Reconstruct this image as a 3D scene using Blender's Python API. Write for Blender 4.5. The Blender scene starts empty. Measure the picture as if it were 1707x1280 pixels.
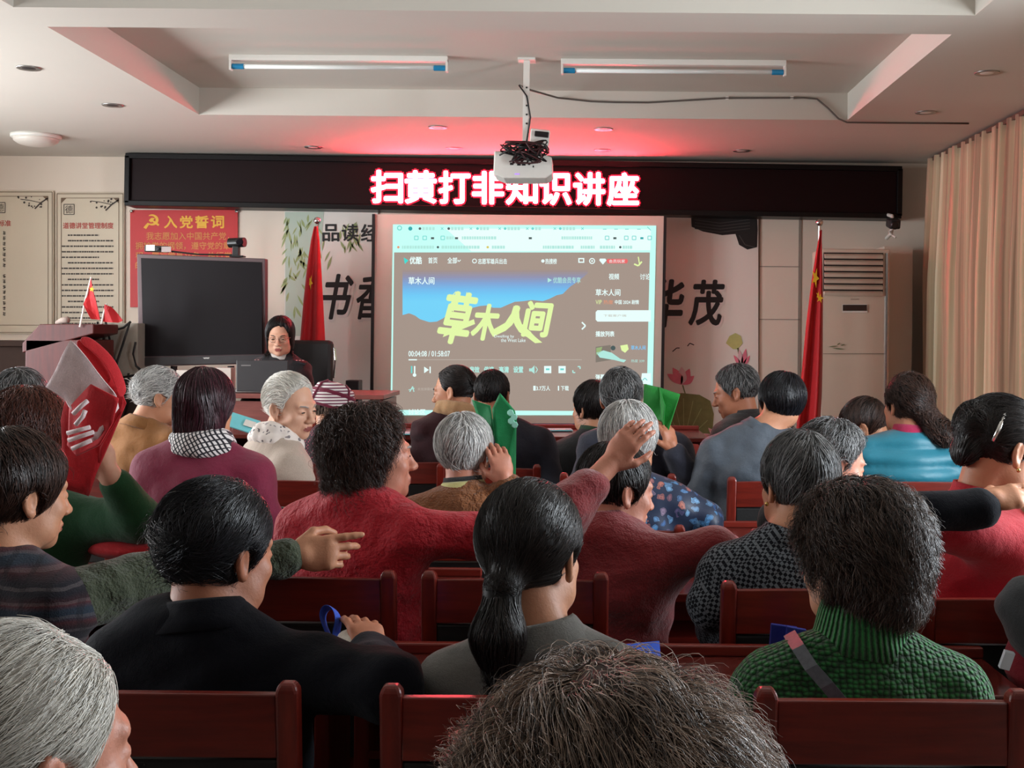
import bpy, bmesh, math, random
import numpy as np
from mathutils import Vector, Matrix
rng = np.random.default_rng(7)
random.seed(7)
sc = bpy.context.scene
C = sc.collection

# ------------------------------------------------------------------ camera
F, U0, V0, CZ, ROLL = 2000.0, 972.0, 562.0, 1.50, 0.0085
cam_d = bpy.data.cameras.new('camera')
cam = bpy.data.objects.new('camera', cam_d)
C.objects.link(cam)
cam.matrix_world = Matrix.Translation((0, 0, CZ)) @ Matrix.Rotation(math.pi / 2, 4, 'X') @ Matrix.Rotation(ROLL, 4, 'Z')
cam_d.sensor_fit = 'HORIZONTAL'
cam_d.sensor_width = 36
cam_d.lens = F / 1707 * 36
cam_d.shift_x = -(U0 - 853.5) / 1707
cam_d.shift_y = -(640 - V0) / 1707
cam_d.clip_start = 0.05
sc.camera = cam
# ------------------------------------------------------------------ world, exposure
w = bpy.data.worlds.new('world')
sc.world = w
w.use_nodes = True
w.node_tree.nodes['Background'].inputs[0].default_value = (0.80, 0.86, 1.0, 1)
w.node_tree.nodes['Background'].inputs[1].default_value = 0.35
sc.view_settings.view_transform = 'Standard'
sc.view_settings.look = 'None'
sc.view_settings.gamma = 1
sc.view_settings.use_curve_mapping = False
sc.view_settings.exposure = 0.0


def area(name, loc, rot, sx, sy, power, col):
    d = bpy.data.lights.new(name, 'AREA')
    d.shape = 'RECTANGLE'
    d.size, d.size_y, d.energy, d.color = sx, sy, power, col
    o = bpy.data.objects.new(name, d)
    C.objects.link(o)
    o.location = loc
    o.rotation_euler = rot
    return o


# daylight falling in through the windows of the two long walls
WIN_L = [(1.2, 3.2), (4.4, 6.4), (6.9, 8.1)]
WIN_R = [(-1.6, 0.4), (2.5, 3.95)]
PW_L, PW_R = [75, 285, 48], [10, 200]
XL, XR, YF, YB, ZC = -5.3, 2.92, 9.66, -2.6, 2.92
for (a_, b_), pw_ in zip(WIN_L, PW_L):
    area('daylight', (XL - 0.25, (a_ + b_) / 2, 1.75), (0, -math.pi / 2, 0), 1.6, b_ - a_ - 0.1, pw_, (0.92, 0.96, 1.0))
for (a_, b_), pw_ in zip(WIN_R, PW_R):
    area('daylight', (XR + 0.25, (a_ + b_) / 2, 1.75), (0, math.pi / 2, 0), 1.6, b_ - a_ - 0.1, pw_, (0.85, 0.93, 1.0))


# ------------------------------------------------------------------ projection helpers
def ray(u, v):
    du, dv = (u - U0) / F, (v - V0) / F
    c, s = math.cos(ROLL), math.sin(ROLL)
    return du * c + dv * s, -(-du * s + dv * c)


def P(u, v, Y):
    x, z = ray(u, v)
    return np.array([x * Y, Y, CZ + z * Y])


def PZ(u, v, z):
    x, zz = ray(u, v)
    Y = (z - CZ) / zz
    return np.array([x * Y, Y, z])


# ------------------------------------------------------------------ materials
def lin(c):
    return tuple((x / 255 / 12.92) if x / 255 <= 0.04045 else ((x / 255 + 0.055) / 1.055) ** 2.4 for x in c)


class NT:
    def __init__(s, name):
        s.m = bpy.data.materials.new(name)
        s.m.use_nodes = True
        s.t = s.m.node_tree
        s.b = s.t.nodes['Principled BSDF']

    def n(s, kind, **kw):
        x = s.t.nodes.new(kind)
        for k, v in kw.items():
            if k.startswith('_'):
                x.inputs[k[1:].replace('_', ' ')].default_value = v
            else:
                setattr(x, k, v)
        return x

    def l(s, a, b):
        s.t.links.new(a, b)

    def coord(s, kind='Object', scale=(1, 1, 1), rot=(0, 0, 0)):
        tc = s.n('ShaderNodeTexCoord')
        mp = s.n('ShaderNodeMapping')
        mp.inputs['Scale'].default_value = scale
        mp.inputs['Rotation'].default_value = rot
        s.l(tc.outputs[kind], mp.inputs[0])
        return mp.outputs[0]

    def mix(s, fac, a, b, blend='MIX'):
        x = s.n('ShaderNodeMix', data_type='RGBA', blend_type=blend)
        if isinstance(fac, (int, float)):
            x.inputs[0].default_value = fac
        else:
            s.l(fac, x.inputs[0])
        for i, v in ((6, a), (7, b)):
            if isinstance(v, tuple):
                x.inputs[i].default_value = (*v, 1)
            else:
                s.l(v, x.inputs[i])
        return x.outputs[2]

    def math(s, op, a, b=0.0):
        x = s.n('ShaderNodeMath', operation=op)
        for i, v in ((0, a), (1, b)):
            if isinstance(v, (int, float)):
                x.inputs[i].default_value = v
            else:
                s.l(v, x.inputs[i])
        return x.outputs[0]

    def noise(s, co, scale, detail=4, rough=0.55):
        x = s.n('ShaderNodeTexNoise')
        x.inputs['Scale'].default_value = scale
        x.inputs['Detail'].default_value = detail
        x.inputs['Roughness'].default_value = rough
        if co is not None:
            s.l(co, x.inputs['Vector'])
        return x.outputs['Fac']

    def ramp(s, f, stops):
        x = s.n('ShaderNodeValToRGB')
        s.l(f, x.inputs[0])
        el = x.color_ramp.elements
        while len(el) < len(stops):
            el.new(0.5)
        for e, (p, c) in zip(el, stops):
            e.position = p
            e.color = (*c, 1)
        return x.outputs[0]

    def bump(s, h, strength=0.3, dist=0.01):
        x = s.n('ShaderNodeBump')
        x.inputs['Strength'].default_value = strength
        x.inputs['Distance'].default_value = dist
        s.l(h, x.inputs['Height'])
        s.l(x.outputs[0], s.b.inputs['Normal'])

    def base(s, c):
        if isinstance(c, tuple):
            s.b.inputs['Base Color'].default_value = (*c, 1)
        else:
            s.l(c, s.b.inputs['Base Color'])

    def set(s, rough=0.5, metal=0.0, spec=0.5, sheen=0.0):
        s.b.inputs['Roughness'].default_value = rough
        s.b.inputs['Metallic'].default_value = metal
        s.b.inputs['Specular IOR Level'].default_value = spec
        if sheen:
            s.b.inputs['Sheen Weight'].default_value = sheen
            s.b.inputs['Sheen Roughness'].default_value = 0.6
        return s


_mc = {}


def plain(name, rgb, rough=0.5, metal=0.0, spec=0.5, var=0.12, scale=14, bump=0.0, bscale=200):
    if name in _mc:
        return _mc[name]
    n = NT(name).set(rough, metal, spec)
    c = lin(rgb)
    co = n.coord()
    f = n.noise(co, scale)
    n.base(n.mix(f, tuple(x * (1 - var) for x in c), tuple(min(1, x * (1 + var)) for x in c)))
    if bump:
        n.bump(n.noise(co, bscale, 2), bump, 0.004)
    _mc[name] = n.m
    return n.m


def emit(name, rgb, strength=1.0, linear=False):
    if name in _mc:
        return _mc[name]
    n = NT(name).set(0.6, 0, 0.1)
    c = rgb if linear else lin(rgb)
    n.base((0.02, 0.02, 0.02))
    n.b.inputs['Emission Color'].default_value = (*c, 1)
    n.b.inputs['Emission Strength'].default_value = strength
    _mc[name] = n.m
    return n.m


def fabric(name, rgb, rough=0.85, var=0.18, scale=9, weave=420, bump=0.25, sheen=0.15, spec=0.25):
    if name in _mc:
        return _mc[name]
    n = NT(name).set(rough, 0, spec, sheen)
    c = lin(rgb)
    co = n.coord()
    f = n.noise(co, scale, 5)
    col = n.mix(f, tuple(x * (1 - var) for x in c), tuple(min(1, x * (1 + var)) for x in c))
    g = n.noise(co, weave, 2)
    col = n.mix(g, col, n.mix(0.5, col, (0, 0, 0)))
    n.base(col)
    n.bump(n.math('ADD', g, n.math('MULTIPLY', n.noise(co, 22, 4), 5.0)), bump, 0.008)
    _mc[name] = n.m
    return n.m


def wood(name, c1, c2, rough=0.32, axis=0):
    if name in _mc:
        return _mc[name]
    n = NT(name).set(rough, 0, 0.5)
    s = [28, 28, 28]
    s[axis] = 2.2
    co = n.coord('Object', tuple(s))
    f = n.noise(co, 1.6, 6, 0.6)
    n.base(n.ramp(f, [(0.3, lin(c1)), (0.7, lin(c2))]))
    n.bump(f, 0.06, 0.004)
    n.b.inputs['Coat Weight'].default_value = 0.25
    n.b.inputs['Coat Roughness'].default_value = 0.2
    _mc[name] = n.m
    return n.m


def skin(name, rgb, blotch=(170, 90, 70)):
    if name in _mc:
        return _mc[name]
    n = NT(name).set(0.48, 0, 0.4)
    c = lin(rgb)
    co = n.coord()
    f = n.noise(co, 22, 5)
    n.base(n.mix(n.math('MULTIPLY', f, 0.45), c, lin(blotch)))
    n.b.inputs['Subsurface Weight'].default_value = 0.12
    n.b.inputs['Subsurface Radius'].default_value = (0.012, 0.005, 0.003)
    n.b.inputs['Subsurface Scale'].default_value = 0.6
    n.bump(n.noise(co, 160, 4), 0.22, 0.003)
    _mc[name] = n.m
    return n.m


def hairmat(name, dark, light, mixpos=0.5, rough=0.38, spec=0.5):
    if name in _mc:
        return _mc[name]
    n = NT(name).set(rough, 0, spec)
    g = n.n('ShaderNodeNewGeometry')
    co = n.coord()
    f = n.math('ADD', n.math('MULTIPLY', g.outputs['Random Per Island'], 0.75), n.math('MULTIPLY', n.noise(co, 30, 3), 0.45))
    n.base(n.ramp(f, [(max(0.0, mixpos - 0.35), lin(dark)), (min(1.0, mixpos + 0.35), lin(light))]))
    _mc[name] = n.m
    return n.m


# ------------------------------------------------------------------ meshes
def mesh_obj(name, V, Fs, mats, parent=None, mi=None, smooth=False, base=None):
    me = bpy.data.meshes.new(name)
    V = np.asarray(V, dtype=float).reshape(-1, 3)
    if base is not None:
        V = V - np.asarray(base)
    if isinstance(Fs, np.ndarray):
        k = Fs.shape[1]
        me.vertices.add(len(V))
        me.vertices.foreach_set('co', V.ravel())
        me.loops.add(Fs.size)
        me.loops.foreach_set('vertex_index', Fs.ravel().astype(np.int32))
        me.polygons.add(len(Fs))
        me.polygons.foreach_set('loop_start', np.arange(0, Fs.size, k, dtype=np.int32))
        me.update(calc_edges=True)
    else:
        me.from_pydata([tuple(p) for p in V], [], Fs)
    if not isinstance(mats, (list, tuple)):
        mats = [mats]
    for m in mats:
        me.materials.append(m)
    if mi is not None:
        me.polygons.foreach_set('material_index', np.asarray(mi, dtype=np.int32))
    if smooth:
        me.polygons.foreach_set('use_smooth', np.ones(len(me.polygons), dtype=bool))
    me.validate()
    me.update()
    o = bpy.data.objects.new(name, me)
    C.objects.link(o)
    if parent is not None:
        o.parent = parent
    return o


def rotm(rx=0, ry=0, rz=0):
    return np.array(Matrix.Rotation(rz, 3, 'Z') @ Matrix.Rotation(ry, 3, 'Y') @ Matrix.Rotation(rx, 3, 'X'))


class MB:
    def __init__(s):
        s.V, s.F, s.mi, s.mats = [], [], [], []

    def m(s, mat):
        if mat not in s.mats:
            s.mats.append(mat)
        return s.mats.index(mat)

    def add(s, V, Fs, mat):
        o = len(s.V)
        s.V += [tuple(p) for p in V]
        s.F += [tuple(i + o for i in f) for f in Fs]
        s.mi += [s.m(mat)] * len(Fs)
        return s

    def box(s, c, size, mat, R=None):
        h = np.array(size) / 2
        V = np.array([[x, y, z] for x in (-1, 1) for y in (-1, 1) for z in (-1, 1)]) * h
        if R is not None:
            V = V @ R.T
        return s.add(V + np.array(c), [(0, 1, 3, 2), (4, 6, 7, 5), (0, 4, 5, 1), (2, 3, 7, 6), (0, 2, 6, 4), (1, 5, 7, 3)], mat)

    def tube(s, path, r, mat, n=8, caps=True):
        path = [np.array(p, float) for p in path]
        rs = r if isinstance(r, (list, tuple, np.ndarray)) else [r] * len(path)
        V, Fs = [], []
        up = np.array([0.03, 0.02, 1.0])
        for i, p in enumerate(path):
            t = path[min(i + 1, len(path) - 1)] - path[max(i - 1, 0)]
            t = t / (np.linalg.norm(t) + 1e-9)
            ref = up if abs(t[2]) < 0.95 else np.array([0, 1.0, 0.02])
            a = np.cross(t, ref)
            a /= np.linalg.norm(a)
            b = np.cross(t, a)
            for k in range(n):
                q = 2 * math.pi * k / n
                V.append(p + rs[i] * (math.cos(q) * a + math.sin(q) * b))
        for i in range(len(path) - 1):
            for k in range(n):
                k2 = (k + 1) % n
                Fs.append((i * n + k, i * n + k2, (i + 1) * n + k2, (i + 1) * n + k))
        if caps:
            Fs.append(tuple(range(n))[::-1])
            Fs.append(tuple((len(path) - 1) * n + k for k in range(n)))
        return s.add(V, Fs, mat)

    def lathe(s, prof, c, mat, n=24, R=None, sx=1, sy=1):
        V, Fs = [], []
        for (r, z) in prof:
            for k in range(n):
                q = 2 * math.pi * k / n
                V.append((r * math.cos(q) * sx, r * math.sin(q) * sy, z))
        V = np.array(V)
        if R is not None:
            V = V @ R.T
        for i in range(len(prof) - 1):
            for k in range(n):
                k2 = (k + 1) % n
                Fs.append((i * n + k, i * n + k2, (i + 1) * n + k2, (i + 1) * n + k))
        Fs.append(tuple(range(n))[::-1])
        Fs.append(tuple((len(prof) - 1) * n + k for k in range(n)))
        return s.add(V + np.array(c), Fs, mat)

    def prism(s, poly, ext, mat):
        """poly: 3d outline; ext: extrusion vector"""
        n = len(poly)
        A = np.array(poly, float)
        V = np.vstack([A, A + np.array(ext)])
        Fs = [tuple(range(n))[::-1], tuple(range(n, 2 * n))]
        for i in range(n):
            j = (i + 1) % n
            Fs.append((i, j, n + j, n + i))
        return s.add(V, Fs, mat)

    def build(s, name, parent=None, base=None, smooth=False, bevel=0.0):
        o = mesh_obj(name, s.V, s.F, s.mats, parent, s.mi, smooth, base)
        if bevel:
            md = o.modifiers.new('bevel', 'BEVEL')
            md.width = bevel
            md.segments = 2
            md.limit_method = 'ANGLE'
        return o


def tag(o, label=None, cat=None, group=None, kind=None):
    for k, v in (('label', label), ('category', cat), ('group', group), ('kind', kind)):
        if v:
            o[k] = v
    return o


def thing(name, label, cat, loc=(0, 0, 0), group=None):
    o = bpy.data.objects.new(name, None)
    o.empty_display_size = 0.1
    C.objects.link(o)
    o.location = tuple(float(x) for x in loc)
    return tag(o, label, cat, group)


def struct(name, mb, label=None, smooth=False):
    o = mb.build(name, smooth=smooth)
    o['kind'] = 'structure'
    o['label'] = label or name.replace('_', ' ')
    o['category'] = name.split('_')[0]
    return o


_tx = {}


def text_geo(body, offset=0.0):
    key = (body, offset)
    if key not in _tx:
        cu = bpy.data.curves.new('txt', 'FONT')
        cu.body = body
        cu.offset = offset
        cu.resolution_u = 3
        ob = bpy.data.objects.new('txt', cu)
        C.objects.link(ob)
        dg = bpy.context.evaluated_depsgraph_get()
        me = bpy.data.meshes.new_from_object(ob.evaluated_get(dg))
        V = np.array([v.co[:] for v in me.vertices]).reshape(-1, 3)
        Fs = [tuple(p.vertices) for p in me.polygons]
        bpy.data.objects.remove(ob)
        bpy.data.meshes.remove(me)
        bpy.data.curves.remove(cu)
        _tx[key] = (V, Fs)
    return _tx[key]


class Flat(MB):
    """printed or lit matter on an upright plane facing the room"""

    def __init__(s, Y, step=0.0008):
        super().__init__()
        s.Y, s.st = Y, step

    def p(s, u, v, layer):
        return P(u, v, s.Y - layer * s.st)

    def poly(s, pts, mat, layer=1):
        V = [s.p(u, v, layer) for u, v in pts]
        a = sum(pts[i][0] * pts[(i + 1) % len(pts)][1] - pts[(i + 1) % len(pts)][0] * pts[i][1] for i in range(len(pts)))
        idx = tuple(range(len(pts)))
        return s.add(V, [idx if a < 0 else idx[::-1]], mat)

    def rect(s, u0, v0, u1, v1, mat, layer=1):
        return s.poly([(u0, v0), (u1, v0), (u1, v1), (u0, v1)], mat, layer)

    def disc(s, u, v, r, mat, layer=1, ry=None, n=18):
        ry = ry or r
        return s.poly([(u + r * math.cos(2 * math.pi * k / n), v + ry * math.sin(2 * math.pi * k / n)) for k in range(n)], mat, layer)

    def line(s, pts, wd, mat, layer=1):
        for (a, b) in zip(pts[:-1], pts[1:]):
            d = np.array(b, float) - np.array(a, float)
            L = np.linalg.norm(d) + 1e-6
            q = np.array([-d[1], d[0]]) / L * wd / 2
            s.poly([tuple(np.array(a) + q), tuple(np.array(b) + q), tuple(np.array(b) - q), tuple(np.array(a) - q)], mat, layer)
        return s

    def text(s, body, u0, v0, u1, v1, mat, layer=1, off=0.0, rot=0.0, shear=0.0):
        """fit the glyphs into the box u0,v0 - u1,v1"""
        V, Fs = text_geo(body)
        if not len(V):
            return s
        lo, hi = V.min(0), V.max(0)
        sx = (u1 - u0) / max(hi[0] - lo[0], 1e-6)
        sy = (v1 - v0) / max(hi[1] - lo[1], 1e-6)
        cu, cv = (u0 + u1) / 2, (v0 + v1) / 2
        out = []
        for q in V:
            a = (q[0] - (lo[0] + hi[0]) / 2) * sx
            b = -(q[1] - (lo[1] + hi[1]) / 2) * sy
            a += -shear * b
            cr, sr = math.cos(rot), math.sin(rot)
            out.append((cu + a * cr - b * sr, cv + a * sr + b * cr))
        # heavier strokes: the same glyph printed again a little to every side
        e = off * abs(sx)
        sh = [(0, 0)] if off < .004 else [(e * math.cos(q_ * math.pi / 4), e * math.sin(q_ * math.pi / 4)) for q_ in range(8)]
        if off > .03:
            sh += [(e * .55 * math.cos(q_ * math.pi / 3), e * .55 * math.sin(q_ * math.pi / 3)) for q_ in range(6)]
        for i_, (du, dv) in enumerate(sh):
            s.add([s.p(a + du, b + dv, layer + .02 * i_) for a, b in out], Fs, mat)
        return s


# ------------------------------------------------------------------ implicit surfaces
def smin(a, b, k):
    if k <= 0:
        return np.minimum(a, b)
    h = np.maximum(k - np.abs(a - b), 0) / k
    return np.minimum(a, b) - h * h * k * 0.25


def unit(v):
    v = np.asarray(v, float)
    return v / (np.linalg.norm(v) + 1e-12)


class Sdf:
    def __init__(s):
        s.it = []

    def _add(s, fn, lo, hi, k, op, M=None):
        lo, hi = np.array(lo, float), np.array(hi, float)
        if M is not None:
            R, t = M
            cs = np.array([[(lo, hi)[i][0], (lo, hi)[j][1], (lo, hi)[q][2]] for i in (0, 1) for j in (0, 1) for q in (0, 1)])
            ws = cs @ R.T + t
            lo, hi = ws.min(0), ws.max(0)
            f0 = fn

            def fn(X, Y, Z, R=R, t=t, f0=f0):
                x, y, z = X - t[0], Y - t[1], Z - t[2]
                return f0(R[0, 0] * x + R[1, 0] * y + R[2, 0] * z, R[0, 1] * x + R[1, 1] * y + R[2, 1] * z,
                          R[0, 2] * x + R[1, 2] * y + R[2, 2] * z)
        s.it.append((fn, lo, hi, k, op))
        return s

    def ell(s, c, r, k=0.01, op='u', M=None, R=None):
        c, r = np.array(c, float), np.array(r, float)

        def fn(X, Y, Z):
            x, y, z = X - c[0], Y - c[1], Z - c[2]
            if R is not None:
                x, y, z = (R[0, 0] * x + R[1, 0] * y + R[2, 0] * z, R[0, 1] * x + R[1, 1] * y + R[2, 1] * z,
                           R[0, 2] * x + R[1, 2] * y + R[2, 2] * z)
            a, b, d = x / r[0], y / r[1], z / r[2]
            k0 = np.sqrt(a * a + b * b + d * d) + 1e-9
            k1 = np.sqrt((a / r[0]) ** 2 + (b / r[1]) ** 2 + (d / r[2]) ** 2) + 1e-9
            return k0 * (k0 - 1) / k1
        e = r if R is None else np.full(3, r.max())
        return s._add(fn, c - e, c + e, k, op, M)

    def cap(s, a, b, ra, rb=None, k=0.01, op='u', M=None):
        a, b = np.array(a, float), np.array(b, float)
        rb = ra if rb is None else rb
        ba = b - a
        L = float(ba @ ba) + 1e-12

        def fn(X, Y, Z):
            x, y, z = X - a[0], Y - a[1], Z - a[2]
            h = np.clip((x * ba[0] + y * ba[1] + z * ba[2]) / L, 0, 1)
            return np.sqrt((x - ba[0] * h) ** 2 + (y - ba[1] * h) ** 2 + (z - ba[2] * h) ** 2) - (ra + (rb - ra) * h)
        m = max(ra, rb)
        return s._add(fn, np.minimum(a, b) - m, np.maximum(a, b) + m, k, op, M)

    def plane(s, n, o, k=0.01, M=None):
        """cuts away where n.p > o"""
        n = unit(n)
        s.it.append((lambda X, Y, Z: o - (n[0] * X + n[1] * Y + n[2] * Z), np.full(3, -9.0), np.full(3, 9.0), k, 's'))
        return s

    def bounds(s):
        us = [i for i in s.it if i[4] == 'u']
        return np.min([i[1] for i in us], 0) - 0.02, np.max([i[2] for i in us], 0) + 0.02

    def at(s, Pn):
        X, Y, Z = Pn[:, 0], Pn[:, 1], Pn[:, 2]
        D = np.full(len(Pn), 0.5)
        for fn, lo, hi, k, op in s.it:
            d = fn(X, Y, Z)
            D = smin(D, d, k) if op == 'u' else -smin(-D, d, k)
        return D

    def grad(s, Pn, e=0.002):
        g = np.stack([s.at(Pn + np.eye(3)[i] * e) - s.at(Pn - np.eye(3)[i] * e) for i in range(3)], 1)
        return g / (np.linalg.norm(g, axis=1, keepdims=True) + 1e-9)

    def mesh(s, cell, fine=(), disp=None, clip_lo=None):
        lo, hi = s.bounds()
        if clip_lo is not None:
            lo = np.maximum(lo, clip_lo)
        ax = []
        for i in range(3):
            xs = [lo[i]]
            while xs[-1] < hi[i]:
                st = cell
                for (fl, fh, fc) in fine:
                    if fl[i] - cell <= xs[-1] <= fh[i]:
                        st = min(st, fc)
                xs.append(xs[-1] + st)
            ax.append(np.array(xs))
        D = np.full([len(a) for a in ax], 0.5, dtype=np.float32)
        for fn, l, h, k, op in s.it:
            mg = k + 2.5 * cell
            sl = tuple(slice(max(0, np.searchsorted(ax[i], l[i] - mg) - 1), np.searchsorted(ax[i], h[i] + mg) + 1) for i in range(3))
            if any(q.start >= q.stop for q in sl):
                continue
            X, Y, Z = ax[0][sl[0]][:, None, None], ax[1][sl[1]][None, :, None], ax[2][sl[2]][None, None, :]
            d = fn(X, Y, Z)
            D[sl] = smin(D[sl], d, k) if op == 'u' else -smin(-D[sl], d, k)
        if disp is not None:
            near = np.argwhere(np.abs(D) < 0.05)
            p = np.stack([ax[i][near[:, i]] for i in range(3)], 1)
            D[tuple(near.T)] += disp(p).astype(np.float32)
        return nets(D, ax)


def nets(D, ax):
    S = D < 0
    n = [a - 1 for a in S.shape]
    cnt = np.zeros(n, np.int8)
    off = [(i, j, k) for i in (0, 1) for j in (0, 1) for k in (0, 1)]
    for (i, j, k) in off:
        cnt += S[i:n[0] + i, j:n[1] + j, k:n[2] + k]
    act = (cnt > 0) & (cnt < 8)
    idx = np.argwhere(act)
    vid = np.full(n, -1, np.int64)
    vid[act] = np.arange(len(idx))
    dv = np.stack([D[idx[:, 0] + i, idx[:, 1] + j, idx[:, 2] + k] for (i, j, k) in off], 1).astype(float)
    pos = np.stack([np.stack([ax[0][idx[:, 0] + i], ax[1][idx[:, 1] + j], ax[2][idx[:, 2] + k]], 1) for (i, j, k) in off], 1)
    acc = np.zeros((len(idx), 3))
    c = np.zeros(len(idx))
    for a in range(8):
        for b in range(a + 1, 8):
            if sum(abs(off[a][q] - off[b][q]) for q in range(3)) != 1:
                continue
            m = (dv[:, a] < 0) != (dv[:, b] < 0)
            t = (dv[m, a] / (dv[m, a] - dv[m, b]))[:, None]
            acc[m] += pos[m, a] * (1 - t) + pos[m, b] * t
            c[m] += 1
    V = acc / np.maximum(c, 1)[:, None]
    Q = []
    for axis in range(3):
        o1, o2 = [(1, 2), (2, 0), (0, 1)][axis]
        sl0 = [slice(None)] * 3
        sl1 = [slice(None)] * 3
        sl0[axis], sl1[axis] = slice(0, -1), slice(1, None)
        ch = np.argwhere(S[tuple(sl0)] != S[tuple(sl1)])
        ok = (ch[:, o1] > 0) & (ch[:, o2] > 0) & (ch[:, o1] < n[o1]) & (ch[:, o2] < n[o2]) & (ch[:, axis] < n[axis])
        ch = ch[ok]
        e1 = np.zeros(3, int)
        e1[o1] = 1
        e2 = np.zeros(3, int)
        e2[o2] = 1
        q = [vid[tuple((ch - e1 - e2).T)], vid[tuple((ch - e2).T)], vid[tuple(ch.T)], vid[tuple((ch - e1).T)]]
        q = np.stack(q, 1)
        inside = S[tuple(ch.T)]
        q[~inside] = q[~inside][:, ::-1]
        Q.append(q)
    Q = np.vstack(Q)
    Q = Q[(Q >= 0).all(1)]
    return V, Q


def waves(seed, freq, n=6, aniso=(1, 1, 1)):
    r = np.random.default_rng(seed)
    A = r.normal(size=(n, 3)) * np.array(aniso)
    A = A / np.linalg.norm(A, axis=1, keepdims=True) * freq * r.uniform(0.6, 1.6, (n, 1))
    ph = r.uniform(0, 6.28, n)
    return lambda p: np.sin(p @ A.T + ph).sum(1) / math.sqrt(n)
# ------------------------------------------------------------------ shared materials
M_WALL = plain('wall_paint', (228, 214, 198), 0.8, var=0.03, scale=3)
M_CEIL = plain('ceiling_paint', (206, 200, 189), 0.85, var=0.02, scale=2)
M_FLOOR = plain('floor_tile', (120, 112, 104), 0.3, var=0.08, scale=2)
M_REAR = plain('rear_wall_paint', (70, 64, 58), 0.85, var=0.05, scale=2)
M_BLACK = plain('black_plastic', (14, 13, 14), 0.4, var=0.1)
M_DGREY = plain('dark_grey_plastic', (34, 32, 34), 0.45, var=0.1)
M_WHITE = plain('white_plastic', (226, 224, 216), 0.4, var=0.03)
M_CHROME = plain('chrome', (210, 210, 208), 0.18, 1.0, var=0.02)
M_ALU = plain('brushed_aluminium', (170, 168, 166), 0.35, 0.9, var=0.04)
M_CABLE = plain('cable_black', (16, 14, 14), 0.5)
M_GCABLE = plain('cable_grey', (96, 88, 82), 0.5)
M_REDW = wood('red_brown_wood', (84, 20, 12), (122, 34, 22), 0.35, 0)
M_REDWV = wood('red_brown_wood_upright', (84, 20, 12), (126, 36, 24), 0.35, 2)
M_DESKW = wood('desk_top_wood', (70, 22, 18), (96, 36, 30), 0.22, 0)
M_LEATHER = plain('black_leatherette', (20, 19, 19), 0.55, var=0.2, scale=30, bump=0.15, bscale=260)
M_RED = fabric('flag_silk', (205, 18, 28), 0.55, 0.1, weave=600, bump=0.08)
M_YEL = plain('flag_yellow', (236, 190, 40), 0.6)

# ------------------------------------------------------------------ setting
XL2 = XL
m = MB()
m.box(((XL + XR) / 2, (YF + YB) / 2, -0.05), (XR - XL + 1, YF - YB + 1, 0.1), M_FLOOR)
struct('floor', m, 'grey tiled floor under the rows')
CX0, CX1, CY0, CY1, CYB0, CYB1 = -2.50, 1.70, -1.9, 7.77, 5.24, 5.57   # coffer outline, dividing beam
ZC2 = ZC + 0.175
m = MB()
for (x0, x1, y0, y1) in ((XL - 0.4, CX0, YB - 0.3, YF + 0.3), (CX1, XR + 0.4, YB - 0.3, YF + 0.3), (CX0, CX1, CY1, YF + 0.3), (CX0, CX1, YB - 0.3, CY0)):
    m.box(((x0 + x1) / 2, (y0 + y1) / 2, ZC + 0.15), (x1 - x0, y1 - y0, 0.30), M_CEIL)
m.box(((CX0 + CX1) / 2, (CYB0 + CYB1) / 2, ZC + 0.15), (CX1 - CX0, CYB1 - CYB0, 0.30), M_CEIL)
m.box(((CX0 + CX1) / 2, (CYB1 + CY1) / 2, ZC2 + 0.06), (CX1 - CX0 + 0.1, CY1 - CYB1 + 0.1, 0.12), M_CEIL)
m.box(((CX0 + CX1) / 2, (CY0 + CYB0) / 2, ZC2 + 0.06), (CX1 - CX0 + 0.1, CYB0 - CY0 + 0.1, 0.12), M_CEIL)
struct('ceiling', m, 'white plaster ceiling with two recessed coffers')
m = MB()
m.box(((XL + XR) / 2, YF + 0.1, 1.45), (XR - XL + 0.8, 0.2, 3.3), M_WALL)
struct('wall_front', m, 'pale front wall behind the screen')
m = MB()
m.box(((XL + XR) / 2, YB - 0.1, 1.45), (XR - XL + 0.8, 0.2, 3.3), M_REAR)
struct('wall_rear', m, 'rear wall behind the photographer')


def side_wall(name, X, sgn, wins, z0=0.9, z1=2.6):
    m = MB()
    edges = [YB - 0.2] + [e for w_ in wins for e in w_] + [YF + 0.2]
    xc = X + sgn * 0.1
    for i in range(0, len(edges), 2):
        a, b = edges[i], edges[i + 1]
        m.box((xc, (a + b) / 2, 1.45), (0.2, b - a, 3.3), M_WALL)
    for (a, b) in wins:
        m.box((xc, (a + b) / 2, (z0 - 0.2) / 2), (0.2, b - a, z0 + 0.2), M_WALL)
        m.box((xc, (a + b) / 2, (z1 + 3.1) / 2), (0.2, b - a, 3.1 - z1), M_WALL)
    struct(name, m, 'painted side wall with windows')


side_wall('wall_left', XL, -1, WIN_L)
side_wall('wall_right', XR, 1, WIN_R)
k = 0
for (X, wins) in ((XL - 0.08, WIN_L), (XR + 0.08, WIN_R)):
    for (a, b) in wins:
        k += 1
        m = MB()
        for y in (a + 0.02, (a + b) / 2, b - 0.02):
            m.box((X, y, 1.75), (0.06, 0.05, 1.7), M_WHITE)
        for z in (0.92, 2.58):
            m.box((X, (a + b) / 2, z), (0.06, b - a, 0.05), M_WHITE)
        struct('window_%d' % k, m, 'white framed daylight window in the side wall')

# stage along the front wall
m = MB()
m.box(((XL + XR) / 2, (7.35 + YF) / 2, 0.15), (XR - XL, YF - 7.35, 0.30), plain('stage_carpet', (92, 70, 62), 0.9))
struct('floor_stage', m, 'low carpeted stage along the front wall')

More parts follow.
